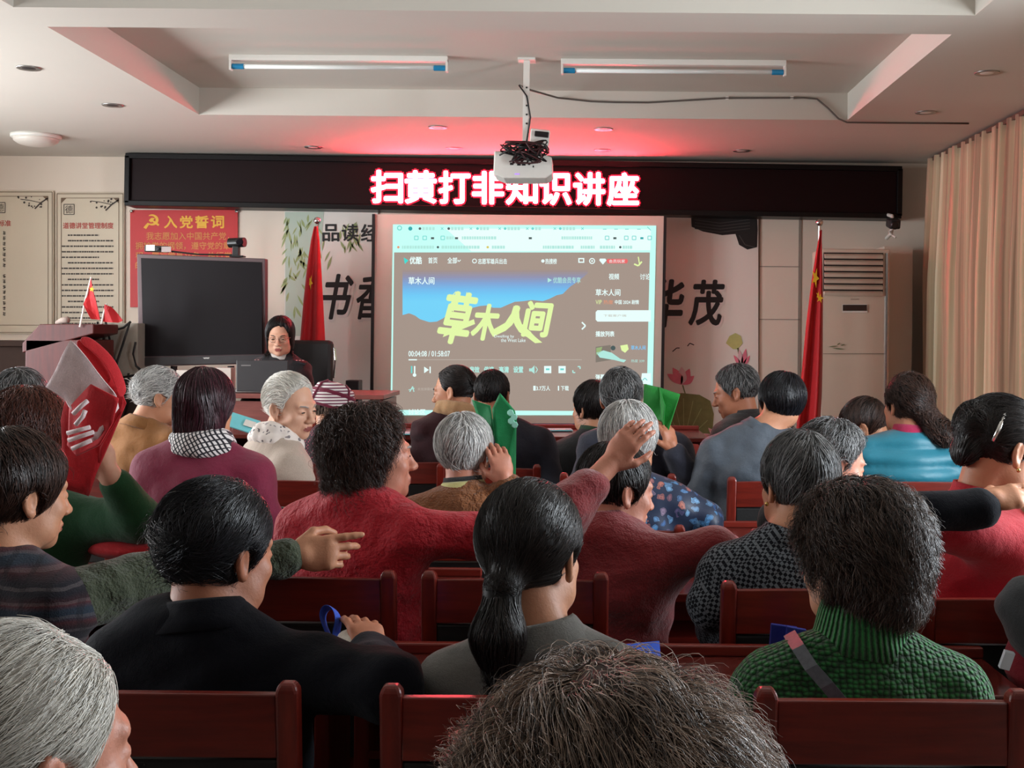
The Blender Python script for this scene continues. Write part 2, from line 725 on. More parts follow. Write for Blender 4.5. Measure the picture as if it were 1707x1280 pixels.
# joints of the wall panels beside the right flag
m = MB()
M_JOINT = plain('panel_joint', (150, 138, 126), 0.8)
for (u0, v0, u1, v1) in ((1262, 362, 1264, 700), (1332, 362, 1333, 700), (1263, 444, 1333, 445), (1263, 532, 1333, 533)):
    a, b = P(u0, v0, YF), P(u1, v1, YF)
    m.box((a + b) / 2 - np.array([0, 0.003, 0]), (abs(b[0] - a[0]) + .004, 0.006, abs(b[2] - a[2]) + .004), M_JOINT)
struct('trim_1', m, 'thin joints between the wall panels')


# ------------------------------------------------------------------ curtains along the right side
def curtain(name, X, y0, y1, label, seed, zt=ZC - 0.02):
    n = NT('curtain_cloth_%d' % seed).set(0.8, 0, 0.25, 0.2)
    co = n.coord('Object', (1, 9.0, 0.0))
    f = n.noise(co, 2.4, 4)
    n.base(n.ramp(f, [(0.36, lin((140, 112, 88))), (0.46, lin((190, 156, 128))), (0.54, lin((190, 172, 138))), (0.66, lin((220, 208, 176)))]))  # brown to cream bands put fold shade and light into the cloth colour
    n.bump(n.noise(n.coord(), 300, 2), 0.12, 0.003)
    r = np.random.default_rng(seed)
    ny = int((y1 - y0) / 0.012)
    ys = np.linspace(y0, y1, ny)
    ph = np.cumsum(r.uniform(0.62, 1.38, ny)) * 0.012 * 2 * math.pi / 0.15
    amp = 0.7 + 0.5 * np.interp(ys, np.linspace(y0, y1, 12), r.uniform(0, 1, 12))
    zs = np.linspace(0.06, zt, 26)
    V = []
    for z in zs:
        t = 1 - (z - zs[0]) / (zs[-1] - zs[0])
        a = 0.036 + 0.03 * min(1, t * 3)
        for i, y in enumerate(ys):
            V.append((X + a * amp[i] * (math.sin(ph[i]) + 0.35 * math.sin(2.3 * ph[i] + 1.5 * t)), y + 0.012 * math.sin(ph[i] * 0.5 + 2 * t), z))
    Fs = []
    for j in range(len(zs) - 1):
        for i in range(ny - 1):
            Fs.append((j * ny + i, j * ny + i + 1, (j + 1) * ny + i + 1, (j + 1) * ny + i))
    t = thing(name, label, 'curtain', (X, (y0 + y1) / 2, 0.06))
    b = np.array(t.location)
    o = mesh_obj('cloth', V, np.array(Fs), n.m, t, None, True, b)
    md = o.modifiers.new('thickness', 'SOLIDIFY')
    md.thickness = 0.003
    m = MB()
    m.box((X, (y0 + y1) / 2, zt - 0.004), (0.05, y1 - y0, 0.03), plain('curtain_track', (90, 70, 58), 0.5))
    m.build('track', t, b)
    return t


curtain('curtain', 2.70, 4.02, 9.25, 'floor length beige curtain with deep folds along the right side of the hall', 3)

# ------------------------------------------------------------------ LED sign
YL = 9.42
t = thing('led_sign', 'long black LED sign board with glowing red Chinese characters above the screen', 'led sign', P(853, 350, YL + 0.1))
b = np.array(t.location)
A, B = P(213, 263, YL), P(1499, 357, YL)
m = MB()
m.box(((A[0] + B[0]) / 2, YL + 0.11, (A[2] + B[2]) / 2), (B[0] - A[0], 0.2, A[2] - B[2] - 0.02), plain('led_face', (24, 7, 9), 0.5, spec=.15, var=0.05), rotm(0, ROLL, 0))
m.build('display_face', t, b, bevel=0.004)
m = MB()
fr = plain('led_frame', (9, 7, 8), 0.4, spec=.25)
W, H, cx, cz = B[0] - A[0], A[2] - B[2] - 0.02, (A[0] + B[0]) / 2, (A[2] + B[2]) / 2
R = rotm(0, ROLL, 0)
for (dx, dz, sx, sz) in ((0, H / 2, W + 0.03, 0.04), (0, -H / 2, W + 0.03, 0.04), (-W / 2, 0, 0.04, H), (W / 2, 0, 0.04, H)):
    m.box(np.array([cx, YL + 0.10, cz]) + R @ np.array([dx, 0, dz]), (sx, 0.24, sz), fr, R)
m.build('frame', t, b, bevel=0.004)
f = Flat(YL + 0.005)
E_LED = emit('led_white_red', (1.0, 0.045, 0.075), 78, True)
E_LEDHALO = emit('led_red_halo', (0.95, 0.012, 0.05), 1.0, True)
for i, ch in enumerate('扫黄打非知识讲座'):
    u = 617 + 56.2 * i
    dv = 0.011 * (u - 617)
    f.text(ch, u + 3, 285 + dv, u + 53, 337 + dv, E_LED, 3, 0.034)
    f.text(ch, u + 3, 285 + dv, u + 53, 337 + dv, E_LEDHALO, 1, 0.09)  # wider red copy paints the glow fringe around the letters
f.build('glowing_characters', t, b)

# ------------------------------------------------------------------ mural panels and posters
M_MUR = plain('mural_white', (234, 227, 218), 0.55, var=0.03, scale=2)
M_MURG = plain('mural_green', (186, 200, 184), 0.55, var=0.06, scale=2)
M_INK = plain('ink_black', (26, 24, 24), 0.6)
M_INKO = plain('ink_outline', (226, 220, 214), 0.6)
M_LEAF = plain('mural_leaf', (156, 168, 112), 0.6, var=0.2, scale=30)
M_LEAF2 = plain('mural_leaf_dark', (122, 124, 74), 0.6, var=0.3, scale=18)
M_LOT = plain('mural_lotus', (226, 120, 140), 0.6, var=0.2, scale=20)
M_LOT2 = plain('mural_lotus_pale', (226, 186, 190), 0.6, var=0.1, scale=20)
M_POD = plain('mural_pod', (190, 192, 120), 0.6, var=0.2, scale=20)


def sweep_leaf(f, u, v, L, a, wd, mat, layer=2):
    ca, sa = math.cos(a), math.sin(a)
    pts = []
    for tt in np.linspace(0, 1, 7):
        pts.append((tt * L, wd * math.sin(math.pi * tt)))
    for tt in np.linspace(1, 0, 7)[1:-1]:
        pts.append((tt * L, -wd * math.sin(math.pi * tt) * 0.7))
    f.poly([(u + x * ca - y * sa, v + x * sa + y * ca) for x, y in pts], mat, layer)


YM = YF - 0.02


def panel_thing(name, label, cat, u0, v0, u1, v1, Y, thick, mat):
    A, B = P(u0, v0, Y), P(u1, v1, Y)
    t = thing(name, label, cat, P((u0 + u1) / 2, v1, Y))
    b = np.array(t.location)
    m = MB()
    m.prism([P(u0, v0, Y), P(u0, v1, Y), P(u1, v1, Y), P(u1, v0, Y)], (0, thick, 0), mat)
    m.build('board', t, b)
    return t, b


t, b = panel_thing('mural_panel', 'tall mural panel with willow leaves and black Chinese characters left of the screen', 'mural', 474, 352, 630, 900, YM, 0.015, M_MUR)
f = Flat(YM - 0.001)
f.poly([(475, 353), (540, 353), (530, 470), (516, 560), (476, 560)], M_MURG, 1)
r = random.Random(4)
for k in range(70):
    u = 478 + r.random() ** 1.4 * 125
    v = 356 + r.random() * 95 * (1.25 - (u - 478) / 140) + (10 if u > 540 else 0)
    sweep_leaf(f, u, v, r.uniform(12, 26), 1.57 + r.uniform(-.7, .7), r.uniform(1.4, 2.6), M_LEAF)
for k in range(16):
    sweep_leaf(f, 480 + r.random() * 40, 430 + r.random() * 90, r.uniform(14, 26), 1.3 + r.uniform(-.7, .7), r.uniform(1.5, 2.8), M_LEAF)
for i, ch in enumerate('品读经'):
    f.text(ch, 538 + 32 * i, 374, 565 + 32 * i, 402, M_INK, 4, 0.02)
for (ch, u0, u1) in (('书', 537, 584), ('香', 596, 640)):
    f.text(ch, u0 + 2, 462, u1 + 2, 535, M_INKO, 3, 0.05, shear=0.18)
    f.text(ch, u0, 458, u1, 531, M_INK, 4, 0.03, shear=0.18)
f.build('printed_scene', t, b)

t, b = panel_thing('mural_panel', 'tall mural panel with lotus leaf, flowers and black Chinese characters right of the screen', 'mural', 1096, 356, 1264, 900, YM, 0.015, M_MUR)
f = Flat(YM - 0.001)
f.poly([(1152, 361), (1262, 360), (1263, 382), (1262, 412), (1246, 416), (1232, 408), (1226, 390), (1204, 392), (1172, 386), (1153, 378)], M_INK, 2)
M_EAVE = plain('ink_grey', (70, 66, 66), 0.6)
for k in range(4):
    f.line([(1158, 366 + 5 * k), (1200, 372 + 5 * k), (1250, 366 + 5 * k)], 1.2, M_EAVE, 3)
f.line([(1232, 392), (1242, 408), (1258, 412)], 1.6, M_EAVE, 3)
for (ch, u0, u1, v0, v1) in (('华', 1084, 1138, 466, 544), ('茂', 1153, 1204, 468, 541)):
    f.text(ch, u0 + 2, v0 + 4, u1 + 2, v1 + 4, M_INKO, 3, 0.05, shear=0.12)
    f.text(ch, u0, v0, u1, v1, M_INK, 4, 0.035, shear=0.12)
f.line([(1121, 586), (1128, 580), (1133, 580)], 1.6, M_INK, 2)
f.line([(1146, 577), (1150, 572), (1157, 575)], 1.6, M_INK, 2)
f.poly([(1210, 572), (1216, 560), (1226, 555), (1235, 560), (1238, 572), (1230, 582), (1222, 582)], M_POD, 2)
f.line([(1230, 580), (1240, 640), (1238, 720)], 2.5, M_LEAF2, 2)
for (a_, L_, w_, mt_) in ((-2.1, 26, 4, M_LOT), (-1.7, 32, 5, M_LOT2), (-1.35, 34, 5, M_LOT), (-1.0, 26, 4, M_LOT)):
    sweep_leaf(f, 1236, 614, L_, a_, w_, mt_, 3)
for (a_, L_, w_, mt_, ly_) in ((-2.5, 30, 7, M_LOT, 2), (-2.05, 32, 8, M_LOT, 3), (-1.57, 30, 8, M_LOT2, 4), (-1.1, 30, 8, M_LOT, 3), (-.6, 26, 7, M_LOT, 2), (-1.85, 22, 6, M_LOT, 5), (-1.3, 22, 6, M_LOT2, 5)):
    sweep_leaf(f, 1136, 641, L_, a_, w_, mt_, ly_)
f.line([(1138, 642), (1144, 662), (1150, 700)], 2, M_LEAF2, 2)
f.poly([(1100, 664), (1136, 655), (1166, 658), (1184, 668), (1190, 690), (1188, 716), (1176, 736), (1150, 744), (1120, 738), (1102, 720)], M_LEAF2, 3)
for k in range(9):
    a = 0.35 * k
    f.line([(1140, 738), (1140 + 46 * math.cos(a + 3.3), 738 + 74 * math.sin(a + 3.3))], 1.2, M_LEAF, 4)
for k in range(7):
    sweep_leaf(f, 1205, 742, 38, -2.6 + 0.33 * k, 7, M_LOT2, 4)
    f.line([(1205, 742), (1205 + 34 * math.cos(-2.6 + .33 * k), 742 + 34 * math.sin(-2.6 + .33 * k))], 1, M_LOT, 5)
f.build('printed_scene', t, b)


def poster(u0, v0, u1, v1, label, kind):
    paper = plain('poster_paper', (206, 192, 168), 0.5, var=0.05, scale=3)
    brown = plain('poster_brown', (112, 88, 66), 0.6)
    dark = plain('poster_ink', (58, 46, 38), 0.6)
    red = plain('poster_red', (176, 52, 44), 0.6)
    t, b = panel_thing('wall_poster', label, 'poster', u0, v0, u1, v1, YF - 0.02, 0.015, paper)
    f = Flat(YF - 0.021)
    i = 9
    f.line([(u0 + 2, v0 + 2), (u1 - 2, v0 + 2), (u1 - 2, v1 - 2), (u0 + 2, v1 - 2), (u0 + 2, v0 + 2)], 1.2, brown, 1)
    f.line([(u0 + i, v0 + i), (u1 - i, v0 + i), (u1 - i, v1 - 14), (u0 + i, v1 - 14), (u0 + i, v0 + i)], 1.0, brown, 1)
    for (cu, cv, sx) in ((u0 + i, v0 + i, 1), (u1 - i, v0 + i, -1)):
        f.poly([(cu, cv), (cu + sx * 9, cv), (cu, cv + 9)], brown, 2)
    # plum branch
    q = u1 - i
    f.line([(q, v0 + 12), (q - 12, v0 + 20), (q - 22, v0 + 30)], 2.4, dark, 2)
    f.line([(q - 12, v0 + 20), (q - 30, v0 + 16), (q - 46, v0 + 14)], 1.2, dark, 2)
    rr = random.Random(int(u1))
    for k in range(14):
        f.disc(q - rr.uniform(8, 50), v0 + rr.uniform(10, 30), rr.uniform(.8, 2), dark, 3, n=7)
    # square seal with the character for virtue
    w = 17
    cu, cv = (u0 + 22, v0 + 28) if kind == 'rules' else (0, v0 + 28)
    f.line([(cu - w / 2, cv - w / 2), (cu + w / 2, cv - w / 2), (cu + w / 2, cv + w / 2), (cu - w / 2, cv + w / 2), (cu - w / 2, cv - w / 2)], 1.2, dark, 2)
    f.text('德', cu - w / 2 + 2, cv - w / 2 + 2, cu + w / 2 - 2, cv + w / 2 - 2, dark, 2)
    if kind == 'rules':
        f.text('道德讲堂管理制度', u0 + 12, v0 + 50, u1 - 18, v0 + 60, red, 2, 0.015)
        v = v0 + 71
        for k in range(17):
            a = u0 + (20 if k in (0, 1, 5, 8, 12) else 10)
            e = u1 - (18 if k % 4 else 42)
            x = a
            while x < e:
                L = rr.uniform(2, 7)
                f.rect(x, v - 1.2, min(e, x + L), v + 1.2, dark, 2)
                x += L + rr.uniform(0.6, 1.4)
            v += 9.2
    else:
        f.text('六个一”', u0 + 2, v0 + 49, u0 + 32, v0 + 60, dark, 2)
        f.text('建设标准', u0 + 36, v0 + 49, u0 + 78, v0 + 59, red, 2, 0.015)
        for c_ in range(6):
            u = u0 + 67 - 14.5 * c_
            for blk in ((v0 + 68, 7), (v0 + 140, 8)):
                for k in range(blk[1]):
                    v = blk[0] + k * 9
                    for q_ in range(3):
                        f.line([(u - 2.6 + rr.uniform(0, 1), v + q_ * 2 + rr.uniform(-.6, .6)), (u + 2.4, v + q_ * 2 + rr.uniform(-.8, .8))], 1.0, dark, 2)
                    f.line([(u + rr.uniform(-1.5, 1.5), v - 1), (u, v + 5.5)], 1.0, dark, 2)
    f.build('printed_text', t, b)
    return t


poster(-60, 318, 89, 556, 'cream wall poster with upright columns of writing, at the far left of the front wall', 'six')
poster(93, 321, 207, 548, 'cream wall poster with horizontal lines under a red heading, beside the red pledge poster', 'rules')

# red pledge poster
M_PRED = plain('pledge_red', (196, 24, 28), 0.5, var=0.05, scale=3)
M_PYEL = plain('pledge_yellow', (240, 184, 60), 0.6)
M_PYEL2 = plain('pledge_gold', (212, 140, 70), 0.6)
t, b = panel_thing('pledge_poster', 'bright red poster with yellow writing and hammer and sickle behind the whiteboard', 'poster', 217, 350, 396, 512, YF - 0.018, 0.014, M_PRED)
f = Flat(YF - 0.019)
f.text('☭', 240, 358, 265, 381, M_PYEL, 1, 0.02)
for i, ch in enumerate('入党誓词'):
    f.text(ch, 274 + 26 * i, 360, 295 + 26 * i, 380, M_PYEL, 1, 0.025)
f.text('我志愿加入中国共产党，', 244, 387, 382, 400, M_PYEL2, 1, 0.01)
f.text('拥护党的纲领，遵守党的章', 226, 403, 384, 416, M_PYEL2, 1, 0.01)
f.text('程，履行党员义务，执行党', 226, 420, 386, 432, M_PYEL2, 1, 0.01)
f.text('的决定，严守党的纪律，保', 226, 436, 386, 448, M_PYEL2, 1, 0.01)
f.build('printed_pledge', t, b)
m = MB()
for (u, v) in ((219, 352), (394, 352)):
    m.lathe([(0.004, 0), (0.012, 0.004), (0.004, 0.008)], P(u, v, YF - 0.03), M_CHROME, 10, rotm(math.pi / 2))
m.build('nail', t, b)

# ------------------------------------------------------------------ projector screen
YS = 9.36
t = thing('projector_screen', 'large white projector screen showing a paused video web page', 'projector screen', P(862, 705, YS))
b = np.array(t.location)
m = MB()
m.prism([P(625, 357, YS), P(622, 706, YS), P(1101, 706, YS), P(1107, 360, YS)], (0, 0.012, 0), plain('screen_cloth', (214, 202, 188), 0.8, var=0.02))
m.build('screen_cloth', t, b)
m = MB()
sf = plain('screen_border', (22, 16, 18), 0.5)
m.prism([P(621, 357, YS), P(617, 712, YS), P(622, 712, YS), P(625.5, 357, YS)], (0, -0.02, 0), sf)
m.build('border_strip', t, b)
m = MB()
m.prism([P(1106.5, 360, YS), P(1100, 712, YS), P(1105, 712, YS), P(1111, 360, YS)], (0, -0.02, 0), sf)
m.build('border_strip', t, b)
m = MB()
m.tube([P(616, 709, YS), P(1106, 711, YS)], 0.022, plain('screen_bar', (24, 46, 92), 0.4), 10)
m.build('bottom_bar', t, b)
f = Flat(YS - 0.004, 0.0006)
G = emit('scr_grey', (163, 147, 136))
CY = emit('scr_cyan', (196, 255, 246))
CW = emit('scr_white', (232, 255, 252))
CT = emit('scr_teal', (110, 214, 208))
CTL = emit('scr_pale_teal', (176, 232, 222))
_ky = [(158, 143, 140), (142, 146, 176), (124, 164, 214), (112, 186, 236), (108, 202, 246), (114, 210, 248)]
SK = [emit('scr_sky%d' % i, tuple(float(np.interp(i / 15 * 5, range(6), [q_[k] for q_ in _ky])) for k in range(3))) for i in range(16)]
YG = emit('scr_title', (226, 248, 168))
RD = emit('scr_red', (236, 104, 104))
DKc = emit('scr_dark', (70, 90, 90))
OR = emit('scr_orange', (232, 148, 110))


# the picture leans a little: pixel map from a straight 0..1 page
def pg(x, y):
    L = (655 - 4 * y, 374 + 318 * y)
    Rr = (1094 - 7 * y, 376 + 316 * y)
    return (L[0] + (Rr[0] - L[0]) * x, L[1] + (Rr[1] - L[1]) * x)


f.poly([pg(0, 0), pg(1, 0), pg(1, 1), pg(0, 1)], CY, 1)
f.poly([pg(0.2, 0.02), pg(0.98, 0.02), pg(0.98, 0.13), pg(0.3, 0.14)], CW, 2)
f.poly([pg(0.006, 0.147), pg(0.978, 0.142), pg(0.978, 0.98), pg(0.006, 0.972)], G, 3)
# browser rows
rr = random.Random(2)
f.disc(666, 380, 4.2, CT, 3)
f.disc(666, 380, 2.6, CY, 4)
f.disc(684, 381, 3.4, emit('scr_teal2', (40, 168, 172)), 3)
for (u, n) in ((704, 4), (752, 4), (800, 3), (846, 4), (892, 2), (938, 4)):
    f.disc(u - 4, 381, 2.2, DKc if u < 800 else CT, 3)
    for k in range(n):
        f.rect(u + k * 5.5, 378.5, u + k * 5.5 + 4, 383.5, CTL, 3)
    f.line([(u + 31, 379), (u + 35, 383)], 1, CT, 3)
    f.line([(u + 35, 379), (u + 31, 383)], 1, CT, 3)
for u in (1008, 1027, 1045, 1065, 1082):
    f.line([(u - 3, 378), (u + 3, 384)] if u > 1070 else [(u - 3, 382), (u + 3, 382)], 1.2, CT, 3)
for (u, c) in ((694, CT), (708, CT), (721, DKc), (738, CT), (761, DKc), (884, DKc), (1012, CT), (1025, DKc), (1044, CT), (1057, CT), (1070, emit('scr_teal2', (40, 168, 172))), (1083, CT)):
    f.line([(u - 3, 393.5), (u + 3, 393.5), (u + 3, 399.5), (u - 3, 399.5), (u - 3, 393.5)] if c is CT else [(u - 2.6, 397), (u + 2.6, 397)], 1.2 if c is CT else 3.4, c, 3)
for (u0, u1) in ((744, 754), (770, 828), (936, 986)):
    u = u0
    while u < u1:
        L = rr.uniform(2, 4)
        f.rect(u, 394, u + L, 399, CTL, 3)
        u += L + 1
for u in (664, 730, 813, 1034):
    f.disc(u, 412, 2, {664: OR, 730: DKc, 813: emit('scr_gold', (216, 196, 90)), 1034: DKc}[u], 3)
for (u0, u1) in ((670, 722), (736, 800), (820, 840), (905, 950), (944, 956), (968, 990), (1000, 1024), (1038, 1052)):
    u = u0
    while u < u1:
        L = rr.uniform(2, 4.5)
        f.rect(u, 409.5, u + L, 414.5, CTL, 3)
        u += L + 0.9
# site header
f.poly([(673, 429), (681, 434), (675, 440), (674, 436)], emit('scr_logo', (60, 220, 210)), 4)
f.text('优酷', 683, 428, 703, 440, CW, 4, 0.03)
f.text('首页', 714, 429, 729, 439, CW, 4, 0.02)
f.text('全部', 746, 429, 762, 439, CW, 4, 0.02)
f.line([(763, 433), (765, 436), (768, 433)], 1.2, CW, 4)
f.disc(791, 435, 4, CW, 4)
f.disc(791, 435, 2.6, G, 5)
f.text('志愿军雄兵出击', 797, 431, 845, 440, CW, 4, 0.02)
f.disc(905, 435, 2.8, CW, 4)
f.text('热搜榜', 909, 431, 928, 440, CW, 4, 0.02)
f.rect(964, 430, 974, 438, CW, 4)
f.rect(966, 432, 972, 436, G, 5)
f.disc(987, 435, 5, CW, 4)
f.disc(987, 435, 3.4, G, 5)
f.disc(987, 435, 1.6, CW, 6)
f.poly([(1000, 431), (1009, 431), (1011, 434), (1005, 441), (999, 434)], CW, 4)
f.poly([(1013, 431.5), (1045, 431.5), (1047, 435), (1045, 439), (1013, 439), (1011, 435)], RD, 4)
f.text('会员玩家', 1015, 432.5, 1042, 438, CW, 5)
f.line([(1057, 440), (1064, 443), (1070, 436)], 2.6, YG, 4)
f.line([(1064, 428), (1066, 440)], 1.8, YG, 4)
# video still
ridge = [(672, 525), (682, 522), (692, 526), (700, 532), (716, 537), (728, 536), (740, 530), (748, 520), (762, 515), (780, 515), (800, 510), (812, 509), (822, 513), (835, 513), (846, 508), (858, 503), (872, 502), (886, 500), (905, 502), (916, 498), (928, 492), (938, 490), (950, 478), (962, 470), (972, 462), (980, 455)]
bands = [450 + 3.4 * i for i in range(16)]
# each sky band is clipped to the ridge on its lower side
us = np.linspace(671, 980, 120)
rv = np.interp(us, [p[0] for p in ridge], [p[1] for p in ridge])
for i in range(len(bands)):
    lo = bands[i]
    hi = bands[i + 1] if i < len(bands) - 1 else 545
    for k in range(len(us) - 1):
        a0, a1 = min(hi, rv[k]), min(hi, rv[k + 1])
        if a0 <= lo and a1 <= lo:
            continue
        f.poly([(us[k], lo), (us[k + 1], lo), (us[k + 1], max(a1, lo)), (us[k], max(a0, lo))], SK[i], 4)
f.text('草木人间', 681, 462, 724, 474, CW, 6, 0.02)
f.poly([(913, 463), (920, 467), (913, 471)], CTL, 6)
f.text('优酷会员专享', 922, 462, 968, 472, CTL, 6, 0.01)
for (ch, u0, v0, u1, v1, rot) in (('草', 738, 488, 786, 572, 0.12), ('木', 790, 508, 830, 566, 0.05), ('人', 826, 512, 888, 558, 0.06), ('间', 876, 504, 916, 560, 0.05)):
    f.text(ch, u0, v0, u1, v1, YG, 7, 0.048, rot, 0.15)
f.poly([(743, 550), (790, 532), (792, 540), (738, 562)], YG, 8)
f.poly([(862, 538), (872, 541), (893, 562), (904, 571), (892, 572), (876, 560)], YG, 8)
f.poly([(748, 512), (758, 492), (763, 496), (756, 520)], YG, 8)
f.poly([(773, 506), (778, 486), (783, 500), (780, 510)], YG, 8)
f.line([(748, 500), (760, 486)], 1.4, YG, 8)
f.text('Dwelling by', 824, 558, 857, 564, CW, 8)
f.text('the West Lake', 835, 564, 876, 570, CW, 8)
f.line([(970, 537), (976, 543), (970, 549)], 2.4, CW, 6)
f.text('00:04:08 / 01:58:07', 681, 585, 750, 594, CW, 6, 0.015)
f.rect(681, 599, 970, 600, emit('scr_bar', (186, 176, 166)), 5)
f.rect(681, 598.6, 695, 600.6, CW, 6)
f.rect(685, 610, 687.4, 622, CT, 6)
f.rect(690, 610, 692.4, 622, CW, 6)
f.disc(691, 625, 3, CW, 6)
f.poly([(707, 611), (715, 616.5), (707, 622)], CW, 6)
f.rect(716, 611, 718, 622, CW, 6)
for (u, s_) in ((783, '音效'), (807, '倍速'), (832, '高清'), (856, '设置')):
    f.text(s_, u, 611, u + 16, 621, CTL, 6, 0.05)
f.poly([(882, 614), (886, 614), (891, 609), (891, 623), (886, 619), (882, 619)], CTL, 6)
f.line([(893, 611), (896, 616), (893, 621)], 1.4, CTL, 6)
for u in (907, 931):
    f.rect(u, 610, u + 12, 622, CW, 6)
    f.rect(u + 3, 614, u + 9, 617, CT, 7)
f.line([(955, 617), (955, 621), (959, 621)], 2, CTL, 6)
f.line([(963, 611), (967, 611), (967, 615)], 2, CTL, 6)
f.line([(683, 653), (688, 644), (690, 653)], 1.6, CTL, 6)
f.line([(681, 650), (691, 647)], 1.2, CTL, 6)
f.text('来发弹幕吧', 696, 646, 722, 651, emit('scr_bar', (186, 176, 166)), 6)
f.text('3.7万人', 894, 643, 917, 651, CW, 6, 0.02)
f.rect(889, 643, 893, 651, CW, 6)
f.text('下载', 935, 643, 948, 651, CW, 6, 0.02)
f.line([(931, 643), (931, 651)], 2, CW, 6)
for k in range(3):
    f.disc(964, 644 + 3.4 * k, 0.9, CW, 6, n=8)
f.text('讨论区', 681, 682, 709, 691, CW, 6, 0.03)
# side column
f.text('视频', 1015, 456, 1032, 466, CW, 6, 0.02)
f.text('讨论', 1067, 456, 1084, 466, CW, 6, 0.01)
f.text('草木人间', 993, 482, 1034, 493, CW, 6, 0.02)
f.text('VIP', 993, 500, 1003, 507, YG, 6)
f.text('热度', 1006, 500, 1022, 507, OR, 6)
f.text('中国 2024 剧情', 1025, 500, 1065, 507, CW, 6, 0.02)
f.poly([(996, 517), (1085, 517), (1085, 536), (996, 536), (993, 533), (993, 520)], CW, 6)
f.text('下载客户端', 1006, 524, 1044, 528, emit('scr_bar', (186, 176, 166)), 7)
f.text('播放列表', 993, 552, 1024, 561, CW, 6, 0.03)
f.poly([(993, 578), (1018, 575), (1018, 600), (993, 604)], emit('scr_thumb', (128, 120, 110)), 6)
f.poly([(994, 588), (1006, 584), (1020, 588), (1034, 598), (1044, 600), (1040, 604), (1024, 600), (1000, 596)], CTL, 7)
f.poly([(994, 580), (1004, 578), (1002, 586), (994, 592)], emit('scr_leaf', (150, 176, 120)), 7)
f.disc(1022, 580, 4, DKc, 7)
f.poly([(1034, 576), (1046, 574), (1048, 582), (1042, 588), (1036, 584)], YG, 7)
f.text('草木人间', 1052, 576, 1076, 583, emit('scr_link', (120, 200, 248)), 6, 0.02)
f.text('热度 339', 1052, 599, 1074, 604, CTL, 6)
f.text('弹幕', 993, 624, 1008, 632, CW, 6, 0.03)
f.poly([(1070, 622), (1085, 622), (1085, 640), (1068, 640)], CW, 6)
f.line([(1071, 634), (1075, 630), (1079, 634)], 1.4, CT, 7)
f.build('projected_page', t, b)

# ------------------------------------------------------------------ tall air conditioner
YA = 8.95
t = thing('air_conditioner', 'tall cream floor standing air conditioner beside the right flag', 'air conditioner', (P(1422, 600, YA)[0], YA + 0.2, 0.30))
b = np.array(t.location)
M_AC = plain('ac_cream', (214, 200, 182), 0.4, var=0.02)
A = P(1370, 414, YA)
B = P(1484, 600, YA)
cx, zt, wd = (A[0] + B[0]) / 2, A[2], B[0] - A[0]
m = MB()
m.box((cx, YA + 0.2, (zt + 0.30) / 2), (wd, 0.36, zt - 0.30), M_AC)
m.build('cabinet', t, b, bevel=0.012)
m = MB()
for k in range(7):
    z = P(1420, 426 + 10.3 * k, YA)[2]
    m.box((cx - 0.02, YA + 0.012, z), (wd * 0.84, 0.05, 0.024), M_AC, rotm(0.5))
m.build('louver_slat', t, b)
m = MB()
v0, v1 = P(1420, 421, YA)[2], P(1420, 486, YA)[2]
m.box((cx - 0.02, YA + 0.025, (v0 + v1) / 2), (wd * 0.86, 0.03, v0 - v1), plain('ac_dark', (44, 34, 30), 0.6))
m.build('air_outlet', t, b)
f = Flat(YA + 0.015, 0.002)
f.rect(1404, 507, 1446, 521, M_WHITE, 1)
f.rect(1405, 508, 1445, 518, plain('ac_display', (34, 26, 26), 0.2), 2)
f.build('display', t, b)
f = Flat(YA + 0.015, 0.002)
f.rect(1372, 589, 1474, 590.2, plain('ac_seam', (150, 136, 120), 0.6), 1)
for (du, dv, L, a) in ((0, 0, 16, -0.1), (6, 2, 22, 0.1), (14, -3, 7, -0.6), (20, -2, 8, -0.3)):
    sweep_leaf(f, 1381 + du, 578 + dv, L, a, 1.2, plain('ac_motif', (110, 122, 84), 0.5), 1)
f.rect(1418, 498, 1432, 499.5, plain('ac_mark', (160, 146, 130), 0.5), 1)
f.build('front_print', t, b)
m = MB()
z0 = P(1478, 640, YA)[2]
m.tube([(cx + wd * .455, YA + 0.02, zt - 0.03), (cx + wd * .455, YA + 0.02, 0.36)], 0.018, M_CHROME, 8)
m.build('corner_strip', t, b)

# wall column behind the air conditioner
m = MB()
a, c_ = P(1487, 300, 9.3), P(1513, 300, 9.3)
m.box(((a[0] + c_[0]) / 2, 9.48, 1.2), (c_[0] - a[0] + 0.1, 0.32, 2.05), M_WALL)
struct('wall_column', m, 'boxed column in the front right corner')

# CCTV camera
pc = P(1489, 372, 9.25)
t = thing('security_camera', 'small dark security camera under the right end of the sign', 'security camera', pc)
b = np.array(pc)
m = MB()
m.box(pc, (0.085, 0.13, 0.075), M_DGREY, rotm(0.25))
m.build('housing', t, b, bevel=0.012)
m = MB()
m.lathe([(0.03, 0), (0.034, 0.01), (0.025, 0.02)], pc + np.array([-0.005, -0.062, -0.02]), M_BLACK, 14, rotm(math.pi / 2 + .25))
m.build('lens', t, b)
m = MB()
m.tube([pc + np.array([0, 0.02, -0.03]), pc + np.array([-0.01, 0.03, -0.08]), pc + np.array([0.0, 0.2, -0.1])], 0.014, M_WHITE)
m.tube([pc + np.array([-0.03, 0.0, -0.06]), pc + np.array([0.0, 0.02, -0.09]), pc + np.array([0.02, 0.0, -0.11])], 0.008, M_WHITE)
m.tube([pc + np.array([0, 0.02, 0.02]), pc + np.array([0, 0.04, 0.06]), (pc[0], 9.44, pc[2] + .085)], 0.014, M_WHITE)
m.build('bracket', t, b)


